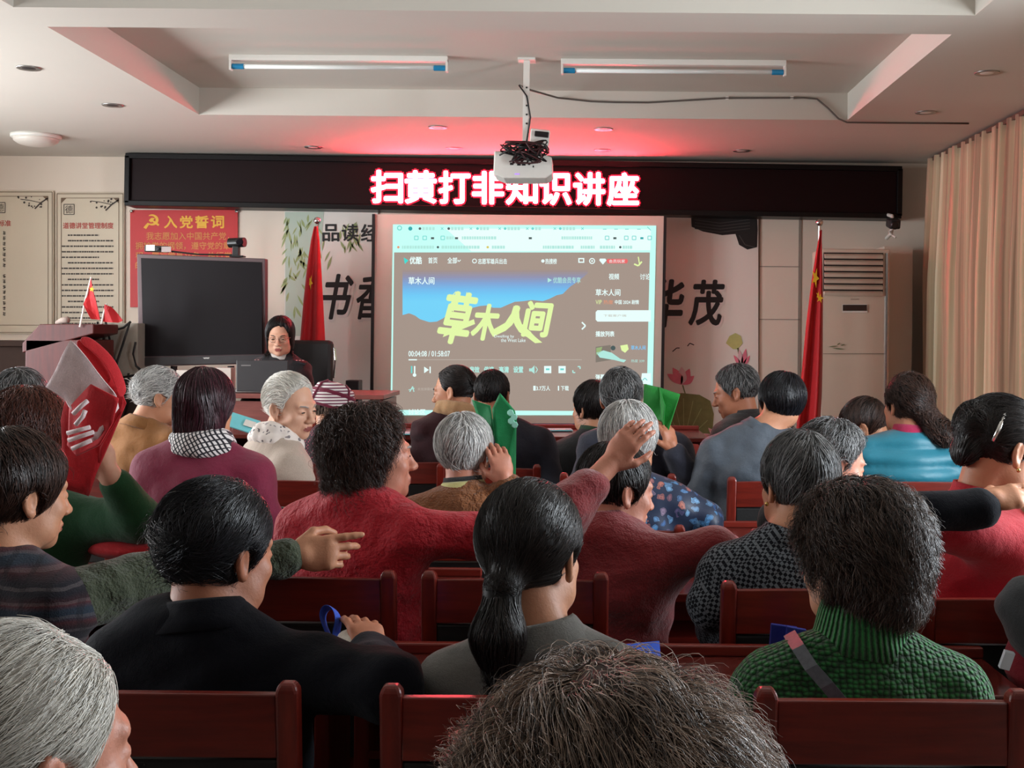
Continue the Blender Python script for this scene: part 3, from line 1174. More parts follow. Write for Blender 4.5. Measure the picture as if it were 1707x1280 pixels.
# ------------------------------------------------------------------ flags on poles
def star(c, r, R):
    pts = []
    for k in range(10):
        q = math.pi / 2 + k * math.pi / 5
        rr_ = r if k % 2 == 0 else r * 0.4
        pts.append(np.array(c) + R @ np.array([rr_ * math.cos(q), 0, rr_ * math.sin(q)]))
    return pts


def flag(Y, top, lefts, rights, label, stars, zb):
    pt = P(*top, Y)
    t = thing('national_flag', label, 'flag', (pt[0], Y, zb), 'red national flags on tall poles')
    b = np.array(t.location)
    m = MB()
    m.tube([(pt[0], Y, zb + 0.03), (pt[0], Y, pt[2] + 0.01)], 0.012, M_CHROME, 10)
    m.build('pole', t, b)
    m = MB()
    m.lathe([(0.001, -0.028), (0.016, -0.024), (0.027, -0.01), (0.028, 0.006), (0.018, 0.022), (0.001, 0.028)], pt, M_CHROME, 16)
    m.build('finial', t, b, smooth=True)
    m = MB()
    m.lathe([(0.17, 0.0), (0.17, 0.02), (0.05, 0.04), (0.02, 0.12)], (pt[0], Y, zb), M_CHROME, 24)
    m.build('base', t, b, smooth=True)
    nv, nu = 60, 40
    V = []
    vs = np.linspace(lefts[0][1], lefts[-1][1], nv)
    ul = np.interp(vs, [p[1] for p in lefts], [p[0] for p in lefts])
    ur = np.interp(vs, [p[1] for p in rights], [p[0] for p in rights])
    for j in range(nv):
        tt = j / (nv - 1)
        for i in range(nu):
            s_ = i / (nu - 1)
            amp = 0.012 + 0.05 * tt
            p = P(ul[j] + (ur[j] - ul[j]) * s_, vs[j], Y)
            V.append(p + np.array([0, -0.03 - amp * (0.7 * math.sin(s_ * 9.5 + 1.2 * tt) + math.sin(s_ * 3.14) * 0.9), 0]))
    Fs = np.array([(j * nu + i, j * nu + i + 1, (j + 1) * nu + i + 1, (j + 1) * nu + i) for j in range(nv - 1) for i in range(nu - 1)])
    o = mesh_obj('flag_cloth', V, Fs[:, ::-1], M_RED, t, None, True, b)
    md = o.modifiers.new('thickness', 'SOLIDIFY')
    md.thickness = 0.004
    m = MB()
    for (u, v, r, a, sq) in stars:
        j = int(np.argmin(abs(vs - v)))
        i = int(np.clip((u - ul[j]) / (ur[j] - ul[j] + 1e-6) * (nu - 1), 0, nu - 1))
        c = V[j * nu + i] + np.array([0, -0.008, 0])
        pts = [np.array([c[0] + (p[0] - c[0]) * sq, p[1], p[2]]) for p in star(c, r, rotm(0, a, 0))]
        m.prism(pts[::-1], (0, 0.004, 0), M_YEL)
    m.build('yellow_star', t, b)
    return t


flag(9.05, (529, 368), [(525, 378), (520, 400), (514, 440), (508, 500), (502, 575), (494, 700)], [(531, 378), (534, 400), (537, 450), (540, 510), (543, 575), (550, 700)],
     'red flag gathered round a silver topped pole between whiteboard and screen', [(520, 472, 0.06, 0.5, 0.3)], 0.30)
flag(8.75, (1366, 371), [(1366, 384), (1358, 425), (1351, 470), (1342, 540), (1335, 610), (1324, 720)], [(1368, 384), (1370, 440), (1371, 500), (1371, 600), (1370, 660), (1367, 720)],
     'red flag with yellow stars gathered round a pole beside the air conditioner', [(1357, 466, 0.075, 0.4, 0.38), (1364, 500, 0.035, 0.2, 0.8), (1362, 490, 0.03, 0.2, 0.5)], 0.30)

# ------------------------------------------------------------------ interactive whiteboard
YW = 8.45
t = thing('interactive_whiteboard', 'large switched-off interactive whiteboard on a stand beside the presenter', 'whiteboard', (P(335, 600, YW)[0], YW + 0.15, 0.30))
b = np.array(t.location)
m = MB()
tl, tr, br, bl = P(228, 423, YW), P(442, 431, YW), P(442, 606, YW + .02), P(231, 611, YW)
bz = plain('board_bezel', (92, 74, 76), 0.4, 0.2)
m.prism([tl, bl, br, tr], (0, 0.08, 0), bz)
m.build('bezel', t, b, bevel=0.006)
f = Flat(YW - 0.003)
f.poly([(235, 430), (436, 437), (437, 590), (239, 594)], plain('board_glass', (24, 20, 23), 0.4, spec=.15, var=0.03), 1)
f.build('display_glass', t, b)
f = Flat(YW - 0.003)
f.poly([(236, 596), (438, 592), (440, 604), (234, 609)], plain('board_lower', (50, 46, 48), 0.35), 1)
f.poly([(338, 596), (350, 595.5), (348, 598), (340, 598)], M_CHROME, 2)
f.build('control_strip', t, b)
m = MB()
for u in (290, 385):
    p = P(u, 610, YW + 0.1)
    m.tube([p, (p[0], p[1], 0.42)], 0.025, M_DGREY)
m.build('stand_post', t, b)
m = MB()
for u in (290, 385):
    p = P(u, 610, YW + 0.1)
    m.box((p[0], YW + 0.1, 0.37), (0.06, 0.6, 0.05), M_DGREY)
m.build('stand_foot', t, b, bevel=0.006)
# devices on top of the whiteboard
pw = P(396, 405, YW + 0.04)
t = thing('conference_camera', 'black round conference camera clipped on the whiteboard top edge', 'camera', P(396, 430, YW + .04))
b = np.array(t.location)
m = MB()
m.tube([pw + np.array([-0.06, 0.01, 0.0]), pw + np.array([0.055, -0.02, 0.004])], 0.034, M_BLACK, 18)
m.build('camera_body', t, b)
m = MB()
m.box(P(394, 419, YW + .04), (0.045, 0.05, 0.075), M_BLACK)
m.box(P(396, 427.5, YW + .04), (0.10, 0.07, 0.012), M_BLACK)
m.build('mount', t, b, bevel=0.004)
m = MB()
m.lathe([(0.022, 0), (0.026, 0.008), (0.02, 0.014)], pw + np.array([0.03, -0.046, 0.003]), plain('lens_glass', (20, 18, 26), 0.08), 16, rotm(math.pi / 2))
m.build('lens', t, b)
t = thing('sensor_bar', 'slim black and white camera bar on the whiteboard left of the round camera', 'camera', P(263, 424, YW + .04))
b = np.array(t.location)
m = MB()
m.box(P(262, 415, YW + .04), (0.17, 0.04, 0.045), M_BLACK, rotm(0, 0.02, 0))
m.build('bar', t, b, bevel=0.006)
f = Flat(YW + 0.018)
f.rect(243, 408, 258, 418, M_WHITE, 1)
f.build('white_cover', t, b)
f = Flat(YW + 0.018)
f.rect(269, 411, 285, 420, plain('bar_grey', (176, 160, 158), .5), 1)
f.build('white_cover', t, b)
m = MB()
m.lathe([(0.011, 0), (0.013, 0.006), (0.006, 0.01)], P(264, 415, YW + .014), M_BLACK, 14, rotm(math.pi / 2))
m.build('lens', t, b)
m = MB()
m.tube([P(286, 419, YW + .05), P(330, 424, YW + .05), P(392, 425, YW + .05)], 0.006, M_CABLE)
m.build('cable', t, b)

# lectern with small flags
YP = 7.85
t = thing('lectern', 'dark red wooden lectern at the left in front of the wall posters', 'lectern', (P(96, 600, YP)[0], YP + 0.2, 0.30))
b = np.array(t.location)
M_LECT = wood('lectern_wood', (70, 16, 13), (92, 25, 20), 0.55, 2)
A, B = P(37, 560, YP), P(156, 541, YP)
m = MB()
zt = B[2]
m.box(((A[0] + B[0]) / 2 + 0.0, YP + 0.2, (zt + .3) / 2 - .05), (B[0] - A[0] - 0.04, 0.4, zt - 0.3 - .1), M_LECT)
m.build('cabinet', t, b, bevel=0.008)
m = MB()
m.prism([P(37, 572, YP), P(66, 540, YP), P(156, 540, YP), P(156, 556, YP), P(37, 588, YP)], (0, 0.42, 0), M_LECT)
m.build('sloped_top', t, b, bevel=0.006)
m = MB()
m.tube([P(94, 538, YP + .1), P(104, 534, YP + .08), P(113, 533, YP + .06)], [0.012, 0.02, 0.022], plain('mic_foam', (168, 150, 140), .8), 12)
m.tube([P(94, 538, YP + .1), P(92, 545, YP + .12)], 0.006, M_CABLE)
m.build('microphone', t, b, smooth=True)
t = thing('side_table', 'dark brown wooden side table at the left edge beside the lectern', 'table', (P(10, 600, YP + .5)[0], YP + .75, 0.30))
b = np.array(t.location)
m = MB()
M_DBR = plain('dark_brown_wood', (46, 31, 24), 0.75, spec=.15, var=.2, scale=20)
c_ = P(0, 572, YP + .7)
m.box((c_[0] + 0.0, YP + .75, c_[2]), (0.9, .5, 0.04), M_DBR)
m.build('table_top', t, b, bevel=0.005)
m = MB()
m.box((c_[0], YP + .75, (c_[2] + .3) / 2), (0.84, .44, c_[2] - .34), M_DBR)
m.build('cabinet', t, b, bevel=0.005)


def hand_flag(u0, v0, u1, v1, tri, Y, label):
    t = thing('hand_flag', label, 'flag', P(u0, v0, Y), 'small hand flags by the lectern')
    b = np.array(t.location)
    m = MB()
    m.tube([P(u0, v0, Y), P((u0 + u1) / 2 - 1, (v0 + v1) / 2, Y), P(u1, v1, Y)], 0.006, M_WHITE)
    m.build('stick', t, b)
    mb = bmesh.new()
    vs = [mb.verts.new(P(u, v, Y - d) - b) for u, v, d in tri]
    mb.faces.new(vs)
    bmesh.ops.triangulate(mb, faces=mb.faces)
    bmesh.ops.subdivide_edges(mb, edges=mb.edges, cuts=3, use_grid_fill=True)
    for v_ in mb.verts:
        v_.co.y += 0.012 * math.sin(v_.co.x * 60 + v_.co.z * 20)
    me = bpy.data.meshes.new('flag_cloth')
    mb.to_mesh(me)
    mb.free()
    me.materials.append(M_RED)
    o = bpy.data.objects.new('flag_cloth', me)
    C.objects.link(o)
    o.parent = t
    md = o.modifiers.new('thickness', 'SOLIDIFY')
    md.thickness = 0.003
    if v1 < 480:
        m = MB()
        m.prism(star(P(153, 482, Y - .035), 0.02, rotm(0, .2, 0)), (0, 0.004, 0), M_YEL)
        m.build('yellow_star', t, b)


hand_flag(133, 545, 152, 462, [(153, 464, 0), (158, 490, .02), (164, 522, .0), (166, 533, .01), (152, 532, .02), (140, 508, .0)], YP - .02, 'small red flag on a white stick standing upright by the lectern')
hand_flag(169, 540, 178, 506, [(176, 507, 0), (186, 512, .01), (205, 534, .02), (196, 538, .02), (168, 536, .0)], YP + .1, 'small drooping red flag right of the upright one, over the cable tangle')

# cable tangle between lectern and whiteboard
t = thing('equipment_cabinet', 'grey white equipment cabinet hung with black cables left of the whiteboard', 'cabinet', (P(190, 600, 8.3)[0], 8.5, .30))
b = np.array(t.location)
A, B = P(158, 538, 8.3), P(228, 630, 8.3)
m = MB()
m.box(((A[0] + B[0]) / 2, 8.5, (A[2] + B[2]) / 2), (B[0] - A[0], .38, A[2] - B[2]), plain('cab_grey', (150, 142, 130), .6))
m.build('cabinet_body', t, b, bevel=0.006)
m = MB()
m.box(((A[0] + B[0]) / 2, 8.5, (B[2] + .3) / 2 - .01), (B[0] - A[0], .36, B[2] - .32), plain('cab_dark', (66, 52, 46), .6))
m.build('lower_cabinet', t, b, bevel=0.006)
m = MB()
for pts in (((163, 536), (160, 570), (166, 612), (170, 700)), ((176, 536), (186, 580), (198, 625), (208, 660)), ((216, 538), (206, 570), (196, 600), (188, 640)),
            ((176, 540), (190, 551), (206, 546), (218, 536)), ((226, 570), (222, 590), (227, 610), (234, 616)), ((200, 630), (220, 626), (246, 622)), ((170, 540), (176, 600), (200, 690)), ((214, 622), (216, 660), (206, 700))):
    m.tube([P(u, v, 8.27) for u, v in pts], 0.008, M_CABLE, 6)
m.build('cable', t, b, smooth=True)

# presenter's desk, laptop, office chair
YD = 7.62
t = thing('presenter_desk', 'reddish brown desk on the stage carrying the open laptop', 'desk', (P(430, 700, YD)[0], YD + .3, .30))
b = np.array(t.location)
A, B = P(266, 655, YD), P(640, 664, YD)
m = MB()
m.box(((A[0] + B[0]) / 2, YD + .33, A[2] - .015), (B[0] - A[0], .66, .03), wood('presenter_desk_wood', (110, 56, 50), (134, 74, 66), .4, 0))
m.build('desk_top', t, b, bevel=0.004)
m = MB()
m.box(((A[0] + B[0]) / 2, YD + .06, (A[2] + .3) / 2 - .02), (B[0] - A[0] - .06, .03, A[2] - .36), wood('presenter_desk_wood', (110, 56, 50), (134, 74, 66), .4, 0))
m.build('front_panel', t, b)
m = MB()
for x in (A[0] + .04, B[0] - .04):
    m.box((x, YD + .36, (A[2] + .3) / 2 - .02), (.04, .56, A[2] - .34), M_REDWV)
m.build('side_panel', t, b)
m = MB()
a_, c_ = P(395, 655, YD), P(482, 662, YD)
t = thing('laptop', 'open dark grey laptop in front of the presenter, seen from behind its lid', 'laptop', P(438, 655, YD + .2))
b = np.array(t.location)
m = MB()
m.prism([P(394, 600, YD + .1), P(394, 652, YD + .1), P(479, 654, YD + .1), P(480, 601, YD + .1)], (0, .012, 0), plain('laptop_lid', (48, 46, 48), .45))
m.build('lid', t, b, bevel=0.004)
f = Flat(YD + .099)
f.rect(402, 608, 418, 610, plain('laptop_mark', (120, 116, 114), .4), 1)
f.build('maker_mark', t, b)
m = MB()
c0 = P(437, 655, YD + .22)
m.box((c0[0], YD + .22, A[2] + .012), (.335, .22, .02), M_ALU)
m.build('keyboard_base', t, b, bevel=0.004)
for (u0, v0, u1, v1, lab) in ((302, 616, 326, 645, 'white carton standing left under the whiteboard'), (335, 612, 392, 645, 'wide white carton standing right under the whiteboard, by the laptop')):
    A2, B2 = P(u0, v0, YD + .55), P(u1, v1 + 8, YD + .55)
    t = thing('paper_carton', lab, 'box', ((A2[0] + B2[0]) / 2, YD + .5, A[2]))
    b = np.array(t.location)
    m = MB()
    m.box(((A2[0] + B2[0]) / 2, YD + .5, (A2[2] + A[2]) / 2), (B2[0] - A2[0], .1, A2[2] - A[2]), plain('carton_white', (206, 196, 186), .7))
    m.build('carton', t, b, bevel=0.003)
t = thing('office_chair', 'black leather office chair behind the presenter', 'chair', (P(520, 600, 8.75)[0], 8.75, .30))
b = np.array(t.location)
m = MB()
A3, B3 = P(487, 569, 8.8), P(559, 640, 8.8)
m.box(((A3[0] + B3[0]) / 2 - .02, 8.8, (A3[2] + B3[2]) / 2 - .05), (B3[0] - A3[0], .09, A3[2] - B3[2] + .12), M_LEATHER, rotm(-.06))
m.build('backrest', t, b, bevel=0.03)
m = MB()
m.box(((A3[0] + B3[0]) / 2 - .06, 8.5, .75), (.48, .46, .09), M_LEATHER)
m.build('seat', t, b, bevel=0.03)
m = MB()
m.tube([(P(557, 580, 8.76)), P(559, 600, 8.74), P(556, 630, 8.76)], .008, M_CHROME)
m.build('side_frame', t, b)
m = MB()
cxx = (A3[0] + B3[0]) / 2 - .06
m.tube([(cxx, 8.5, .7), (cxx, 8.5, .42)], .03, M_CHROME)
for k in range(5):
    q = k * 1.257
    m.tube([(cxx, 8.5, .42), (cxx + .27 * math.cos(q), 8.5 + .27 * math.sin(q), .36)], .018, M_BLACK)
m.build('swivel_base', t, b)
# black speaker box behind
A4, B4 = P(577, 634, 8.9), P(596, 680, 8.9)
t = thing('speaker_box', 'small dark loudspeaker on the desk end left of the screen', 'speaker', ((A4[0] + B4[0]) / 2, 8.98, .30))
b = np.array(t.location)
m = MB()
m.box(((A4[0] + B4[0]) / 2, 8.98, (A4[2] + .3) / 2), (.1, .14, A4[2] - .3), M_DGREY)
m.build('speaker_body', t, b, bevel=0.006)
m = MB()
m.lathe([(.03, 0), (.035, .006), (.01, .01)], ((A4[0] + B4[0]) / 2, 8.91, A4[2] - .08), M_BLACK, 16, rotm(math.pi / 2))
m.build('speaker_cone', t, b)

# ------------------------------------------------------------------ ceiling fittings
for (u0, u1, v0, v1, lab) in ((380, 748, 103, 108, 'left fluorescent batten with blue tube ends in the ceiling coffer'), (935, 1308, 110, 117, 'right fluorescent batten with blue tube ends in the ceiling coffer')):
    z = ZC2 - 0.045
    a, c_ = PZ(u0, v0 + 5, z - .02), PZ(u1, v0 + 13, z - .02)
    Y = (a[1] + c_[1]) / 2
    t = thing('tube_light', lab, 'ceiling light', ((a[0] + c_[0]) / 2, Y, ZC2), 'fluorescent battens in the coffer')
    b = np.array(t.location)
    xc, L = (a[0] + c_[0]) / 2, c_[0] - a[0]
    m = MB()
    m.box((xc, Y, ZC2 - .016), (L, .05, .032), M_WHITE)
    m.build('batten', t, b, bevel=0.003)
    m = MB()
    m.tube([(xc - L / 2 + .03, Y, z - .02), (xc + L / 2 - .03, Y, z - .02)], .013, plain('tube_glass', (226, 230, 226), .25, var=.02), 12)
    m.build('tube', t, b, smooth=True)
    for s_ in (-1, 1):
        m = MB()
        m.tube([(xc + s_ * (L / 2 - .08), Y, z - .02), (xc + s_ * (L / 2 - .015), Y, z - .02)], .016, plain('tube_cap_blue', (24, 130, 176), .4), 12)
        m.build('end_cap', t, b)
        m = MB()
        m.box((xc + s_ * (L / 2 - .006), Y, z - .008), (.012, .04, .07), M_WHITE)
        m.build('lamp_holder', t, b)
for (u, v, lab) in ((48, 113, 'recessed downlight at far left nearest the coffer'), (188, 175, 'recessed downlight second from the left, beside the coffer corner'),
                    (1645, 121, 'recessed downlight in the bright ceiling at upper right'), (1543, 187, 'recessed downlight above the curtain, nearer the front'),
                    (730, 212, 'recessed downlight in the red glow, left of the projector and nearer the coffer'), (1006, 215, 'recessed downlight in the red glow, right of the projector and nearer the coffer'),
                    (757, 247, 'recessed downlight close to the sign, left of the projector'), (1004, 250, 'recessed downlight close to the sign, right of the projector'),
                    (522, 245, 'faint downlight close to the left half of the sign'), (1236, 251, 'faint downlight close to the right half of the sign')):
    p = PZ(u, v, ZC)
    t = thing('downlight', lab, 'ceiling light', p, 'recessed ceiling downlights')
    m = MB()
    m.lathe([(.048, -.004), (.062, -.006), (.066, 0.0), (.048, 0.0)], (0, 0, 0), M_ALU, 24)
    m.build('rim', t, None, True)
    m = MB()
    m.lathe([(.047, 0), (.03, -.003), (.001, -.004)], (0, 0, -.002), M_WHITE if u > 500 else M_DGREY, 20)
    m.build('lamp', t, None, True)
p = PZ(60, 225, ZC)
t = thing('dome_light', 'round frosted dome ceiling light at upper left', 'ceiling light', p)
m = MB()
m.lathe([(.17, 0.0), (.17, -.02), (.165, -.025)], (0, 0, 0), M_WHITE, 32)
m.build('base_ring', t, None, True)
m = MB()
m.lathe([(.155, -.022), (.15, -.045), (.12, -.065), (.07, -.078), (.001, -.083)], (0, 0, 0), plain('dome_glass', (214, 206, 196), .35, var=.02), 32)
m.build('glass_dome', t, None, True)

# projector hanging from the coffer
YJ = 6.9
t = thing('ceiling_projector', 'white ceiling projector with a cable tangle hanging before the sign', 'projector', P(878, 140, YJ))
b = np.array(t.location)
m = MB()
pa, pb = P(878, 133, YJ), P(876, 236, YJ)
pa[2] = ZC2
m.box(((pa[0] + pb[0]) / 2, YJ, (pa[2] + pb[2]) / 2), (.036, .03, pa[2] - pb[2]), M_WHITE, rotm(0, ROLL, 0))
m.box((pa[0], YJ, ZC2 - .006), (.1, .1, .012), M_WHITE)
m.build('mounting_pole', t, b)
m = MB()
for v in (146, 161, 176, 191, 206):
    m.lathe([(.005, 0), (.006, .003), (.001, .004)], P(878, v, YJ - .016), M_DGREY, 8, rotm(math.pi / 2))
m.build('bolt', t, b)
m = MB()
A5, B5 = P(822, 248, YJ - .1), P(921, 296, YJ - .1)
body = [P(824, 251, YJ - .1), P(822, 290, YJ - .1), P(840, 297, YJ - .1), P(910, 297, YJ - .1), P(921, 290, YJ - .1), P(920, 262, YJ - .1), P(905, 256, YJ - .1)]
m.prism(body, (0, .26, 0), M_WHITE)
m.build('projector_body', t, b, bevel=0.008)
f = Flat(YJ - .101)
for (u0, v0, u1, v1) in ((862, 270, 868, 276), (870, 270, 876, 276), (880, 271, 884, 275), (850, 271, 856, 275), (888, 276, 890, 279)):
    f.rect(u0, v0, u1, v1, M_DGREY, 1)
f.rect(858, 289, 866, 291, emit('indicator_violet', (150, 110, 230), 2.0), 1)
f.build('port', t, b)
m = MB()
m.box(P(900, 230, YJ - .05), (.11, .06, .09), M_WHITE, rotm(0, .1, 0))
m.build('adapter', t, b, bevel=0.006)
m = MB()
m.box(P(903, 224, YJ - .09), (.08, .03, .03), M_BLACK, rotm(0, .1, 0))
m.build('plug', t, b, bevel=0.004)
m = MB()
rr = random.Random(5)
for k in range(13):
    u, v = 830 + rr.random() * 30, 236 + rr.random() * 18
    pts = [(876, 236)]
    for q in range(6):
        pts.append((832 + rr.random() * 82, 236 + rr.random() * 34))
    pts.append((868 + rr.random() * 20, 272))
    pp = [P(a_, c_, YJ - .12 - rr.random() * .07) for a_, c_ in pts]
    sm = []
    for i in range(len(pp) - 1):
        p0, p1, p2, p3 = pp[max(i - 1, 0)], pp[i], pp[i + 1], pp[min(i + 2, len(pp) - 1)]
        for tt in np.linspace(0, 1, 5)[:-1]:
            sm.append(0.5 * ((2 * p1) + (-p0 + p2) * tt + (2 * p0 - 5 * p1 + 4 * p2 - p3) * tt ** 2 + (-p0 + 3 * p1 - 3 * p2 + p3) * tt ** 3))
    m.tube(sm, 0.005, plain('cable_dark_red', (58, 18, 20), .5) if k % 2 else M_CABLE, 5)
m.tube([P(865, 142, YJ - .02), P(878, 160, YJ - .02), P(884, 195, YJ - .02), P(878, 236, YJ - .03)], .005, M_CABLE, 6)
m.build('cable', t, b, smooth=True)
t = thing('ceiling_cable', 'thin grey cable sagging from the projector pole across the ceiling to the curtain', 'cable', P(865, 142, YJ))
b = np.array(t.location)
pts = [P(865, 142, YJ), P(884, 150, YJ)]
for (u, v) in ((930, 163), (985, 169), (1025, 170.5), (1080, 171), (1150, 167), (1212, 163.5), (1340, 163), (1362, 165), (1380, 180), (1398, 198), (1412, 204)):
    pts.append(P(u, v, CY1 - .012))
for (u, v) in ((1480, 205), (1560, 205.5), (1615, 206)):
    pts.append(PZ(u, v, ZC - .006))
m = MB()
m.tube(pts, .006, M_GCABLE, 6)
m.build('cable', t, b, smooth=True)
m = MB()
for (u, v) in ((1212, 163.5), (1320, 163)):
    m.box(P(u, v, CY1 - .01), (.02, .012, .02), M_WHITE)
m.build('cable_clip', t, b)
# ------------------------------------------------------------------ chairs and long desks
def chair(x, y, label, wd=0.44, top=0.90, rz=0.0, dark=False, group='wooden hall chairs'):
    t = thing('hall_chair', label, 'chair', (x, y, 0), group)
    t.rotation_euler = (0, 0, rz)
    W, WV = (M_REDW, M_REDWV)
    for s_ in (-1, 1):
        m = MB()
        X = s_ * (wd / 2 - .018)
        prof = [(0.055, 0), (0.0, 0.40), (0.0, 0.62), (-0.035, top - .02)]
        V = []
        for (yy, zz) in prof:
            for dx, dy in ((-.018, -.017), (.018, -.017), (.018, .017), (-.018, .017)):
                V.append((X + dx, -yy * 1.0 + dy if zz < .1 else -(-yy) * 1.0 + dy, zz))
        V = []
        ys = [-.05, 0.0, -.004, -.035]
        for (q, zz) in zip(ys, (0, .40, .62, top - .012)):
            for dx, dy in ((-.018, -.017), (.018, -.017), (.018, .017), (-.018, .017)):
                V.append((X + dx, q + dy, zz))
        for dx, dy in ((-.011, -.010), (.011, -.010), (.011, .010), (-.011, .010)):
            V.append((X + dx, -.036 + dy, top))
        Fs = [(3, 2, 1, 0)]
        for i in range(4):
            for k in range(4):
                k2 = (k + 1) % 4
                Fs.append((i * 4 + k, i * 4 + k2, i * 4 + 4 + k2, i * 4 + 4 + k))
        Fs.append((16, 17, 18, 19))
        m.add(V, Fs, WV)
        m.build('back_post', t, bevel=0.005)
        m = MB()
        m.box((X, .40, .20), (.036, .036, .40), WV)
        m.build('front_leg', t, bevel=0.004)
        m = MB()
        m.box((X, .2, .17), (.022, .37, .03), W)
        m.build('stretcher', t)
    m = MB()
    n = 14
    pts = []
    for i in range(n + 1):
        a = i / n * 2 - 1
        pts.append((a * (wd / 2 - .035), -.012 * (1 - a * a)))
    V, Fs = [], []
    for (xx, yy) in pts:
        for (dy, dz) in ((-.011, top - .125), (.011, top - .125), (.006, top - .022 - .006 * abs(xx) / wd * 0), (-.014, top - .022)):
            V.append((xx, yy - .03 + dy, dz + .006 * (1 - (xx / (wd / 2)) ** 2)))
    for i in range(n):
        for k in range(4):
            k2 = (k + 1) % 4
            Fs.append((i * 4 + k, i * 4 + k2, i * 4 + 4 + k2, i * 4 + 4 + k))
    Fs += [(3, 2, 1, 0), tuple(n * 4 + k for k in range(4))]
    m.add(V, [f_[::-1] for f_ in Fs], W)
    m.build('top_rail', t, bevel=0.003)
    m = MB()
    m.box((0, -.016, (top - .125 + .50) / 2), (wd - .068, .026, top - .125 - .50), M_LEATHER, rotm(.05))
    m.build('back_panel', t, bevel=0.006)
    m = MB()
    m.box((0, -.004, .475), (wd - .068, .024, .05), W)
    m.build('lower_rail', t, bevel=0.003)
    m = MB()
    m.box((0, .205, .425), (wd - .01, .42, .055), M_LEATHER)
    m.build('seat', t, bevel=0.018)
    return t


def desk(x0, x1, y0, y1, label, z=.77, rz=0.0):
    t = thing('long_desk', label, 'desk', ((x0 + x1) / 2, (y0 + y1) / 2, 0), 'long wooden desks')
    t.rotation_euler = (0, 0, rz)
    L, D = x1 - x0, y1 - y0
    m = MB()
    m.box((0, 0, z - .0125), (L, D, .025), M_DESKW)
    m.build('desk_top', t, bevel=0.004)
    m = MB()
    m.box((0, D / 2 - .012, z + .012), (L, .024, .024), M_REDW)
    m.build('edge_lip', t, bevel=0.004)
    m = MB()
    m.box((0, D / 2 - .03, z - .235), (L - .06, .018, .42), M_REDW)
    m.build('front_panel', t)
    for s_ in (-1, 1):
        m = MB()
        m.box((s_ * (L / 2 - .03), 0, (z - .025) / 2), (.03, D - .03, z - .025), M_REDWV)
        m.build('side_panel', t, bevel=0.003)
    m = MB()
    m.box((0, 0, z - .14), (L - .06, D - .06, .016), M_REDW)
    m.build('shelf', t)
    return t


def wood_bench_chair(x, y, label, wd, top):
    return chair(x, y, label, wd, top)


# ------------------------------------------------------------------ people
def Rm(yaw, pitch=0, roll=0):
    return np.array(Matrix.Rotation(math.radians(-yaw), 3, 'Z') @ Matrix.Rotation(math.radians(-pitch), 3, 'X') @ Matrix.Rotation(math.radians(roll), 3, 'Y'))


def head_prims(S, M, hs=1.0, age=0.0, female=True, ears=True):
    def e(c, r, k=.02, op='u', R=None):
        S.ell(np.array(c) * hs, np.array(r) * hs, k * hs, op, M, R)

    def c(a, b, ra, rb=None, k=.012, op='u'):
        S.cap(np.array(a) * hs, np.array(b) * hs, ra * hs, None if rb is None else rb * hs, k * hs, op, M)
    e((0, -.016, .032), (.075, .095, .085))
    e((0, .032, -.022), (.060, .060, .082), .03)
    e((0, .040, -.075), (.046, .046, .036), .03)
    e((0, .074, -.097), (.019, .017, .016), .022)
    for s in (-1, 1):
        e((s * .043, .062, -.028), (.020, .020, .020), .02)
        e((s * .050, .028, -.07), (.016, .03, .028), .03)
        c((s * .012, .088, .020), (s * .042, .074, .022), .010, .008, .016)
        e((s * .031, .098, .0), (.017, .014, .011), .012, 's')
        e((s * .031, .076, -.001), (.0165, .0155, .013), .004)
    c((0, .088, .012), (0, .108, -.030), .0075, .0105, .012)
    e((0, .110, -.034), (.0125, .0125, .010), .008)
    for s in (-1, 1):
        e((s * .0125, .100, -.038), (.0085, .0105, .0075), .006)
    e((0, .086, -.062), (.024, .012, .010), .012)
    c((-.015, .092, -.0635), (.015, .092, -.0635), .0055, k=.006)
    c((-.013, .0915, -.0725), (.013, .0915, -.0725), .0062, k=.006)
    c((-.022, .094, -.068), (.022, .094, -.068), .0016, k=.003, op='s')
    if age:
        for s in (-1, 1):
            c((s * .020, .098, -.042), (s * .031, .082, -.072), .003, .002, .008, 's')
            e((s * .046, .045, -.072), (.012, .014, .014), .015)
            c((s * .022, .092, -.014), (s * .038, .084, -.012), .0022, k=.005, op='s')
    if ears:
        for s in (-1, 1):
            Re = np.array(Matrix.Rotation(s * .35, 3, 'Z') @ Matrix.Rotation(.18, 3, 'X'))
            e((s * .079, -.014, -.008), (.0085, .019, .032), .006, 'u', Re)
            e((s * .084, -.010, -.008), (.006, .010, .020), .006, 's', Re)
            e((s * .076, -.006, -.036), (.006, .009, .009), .006)


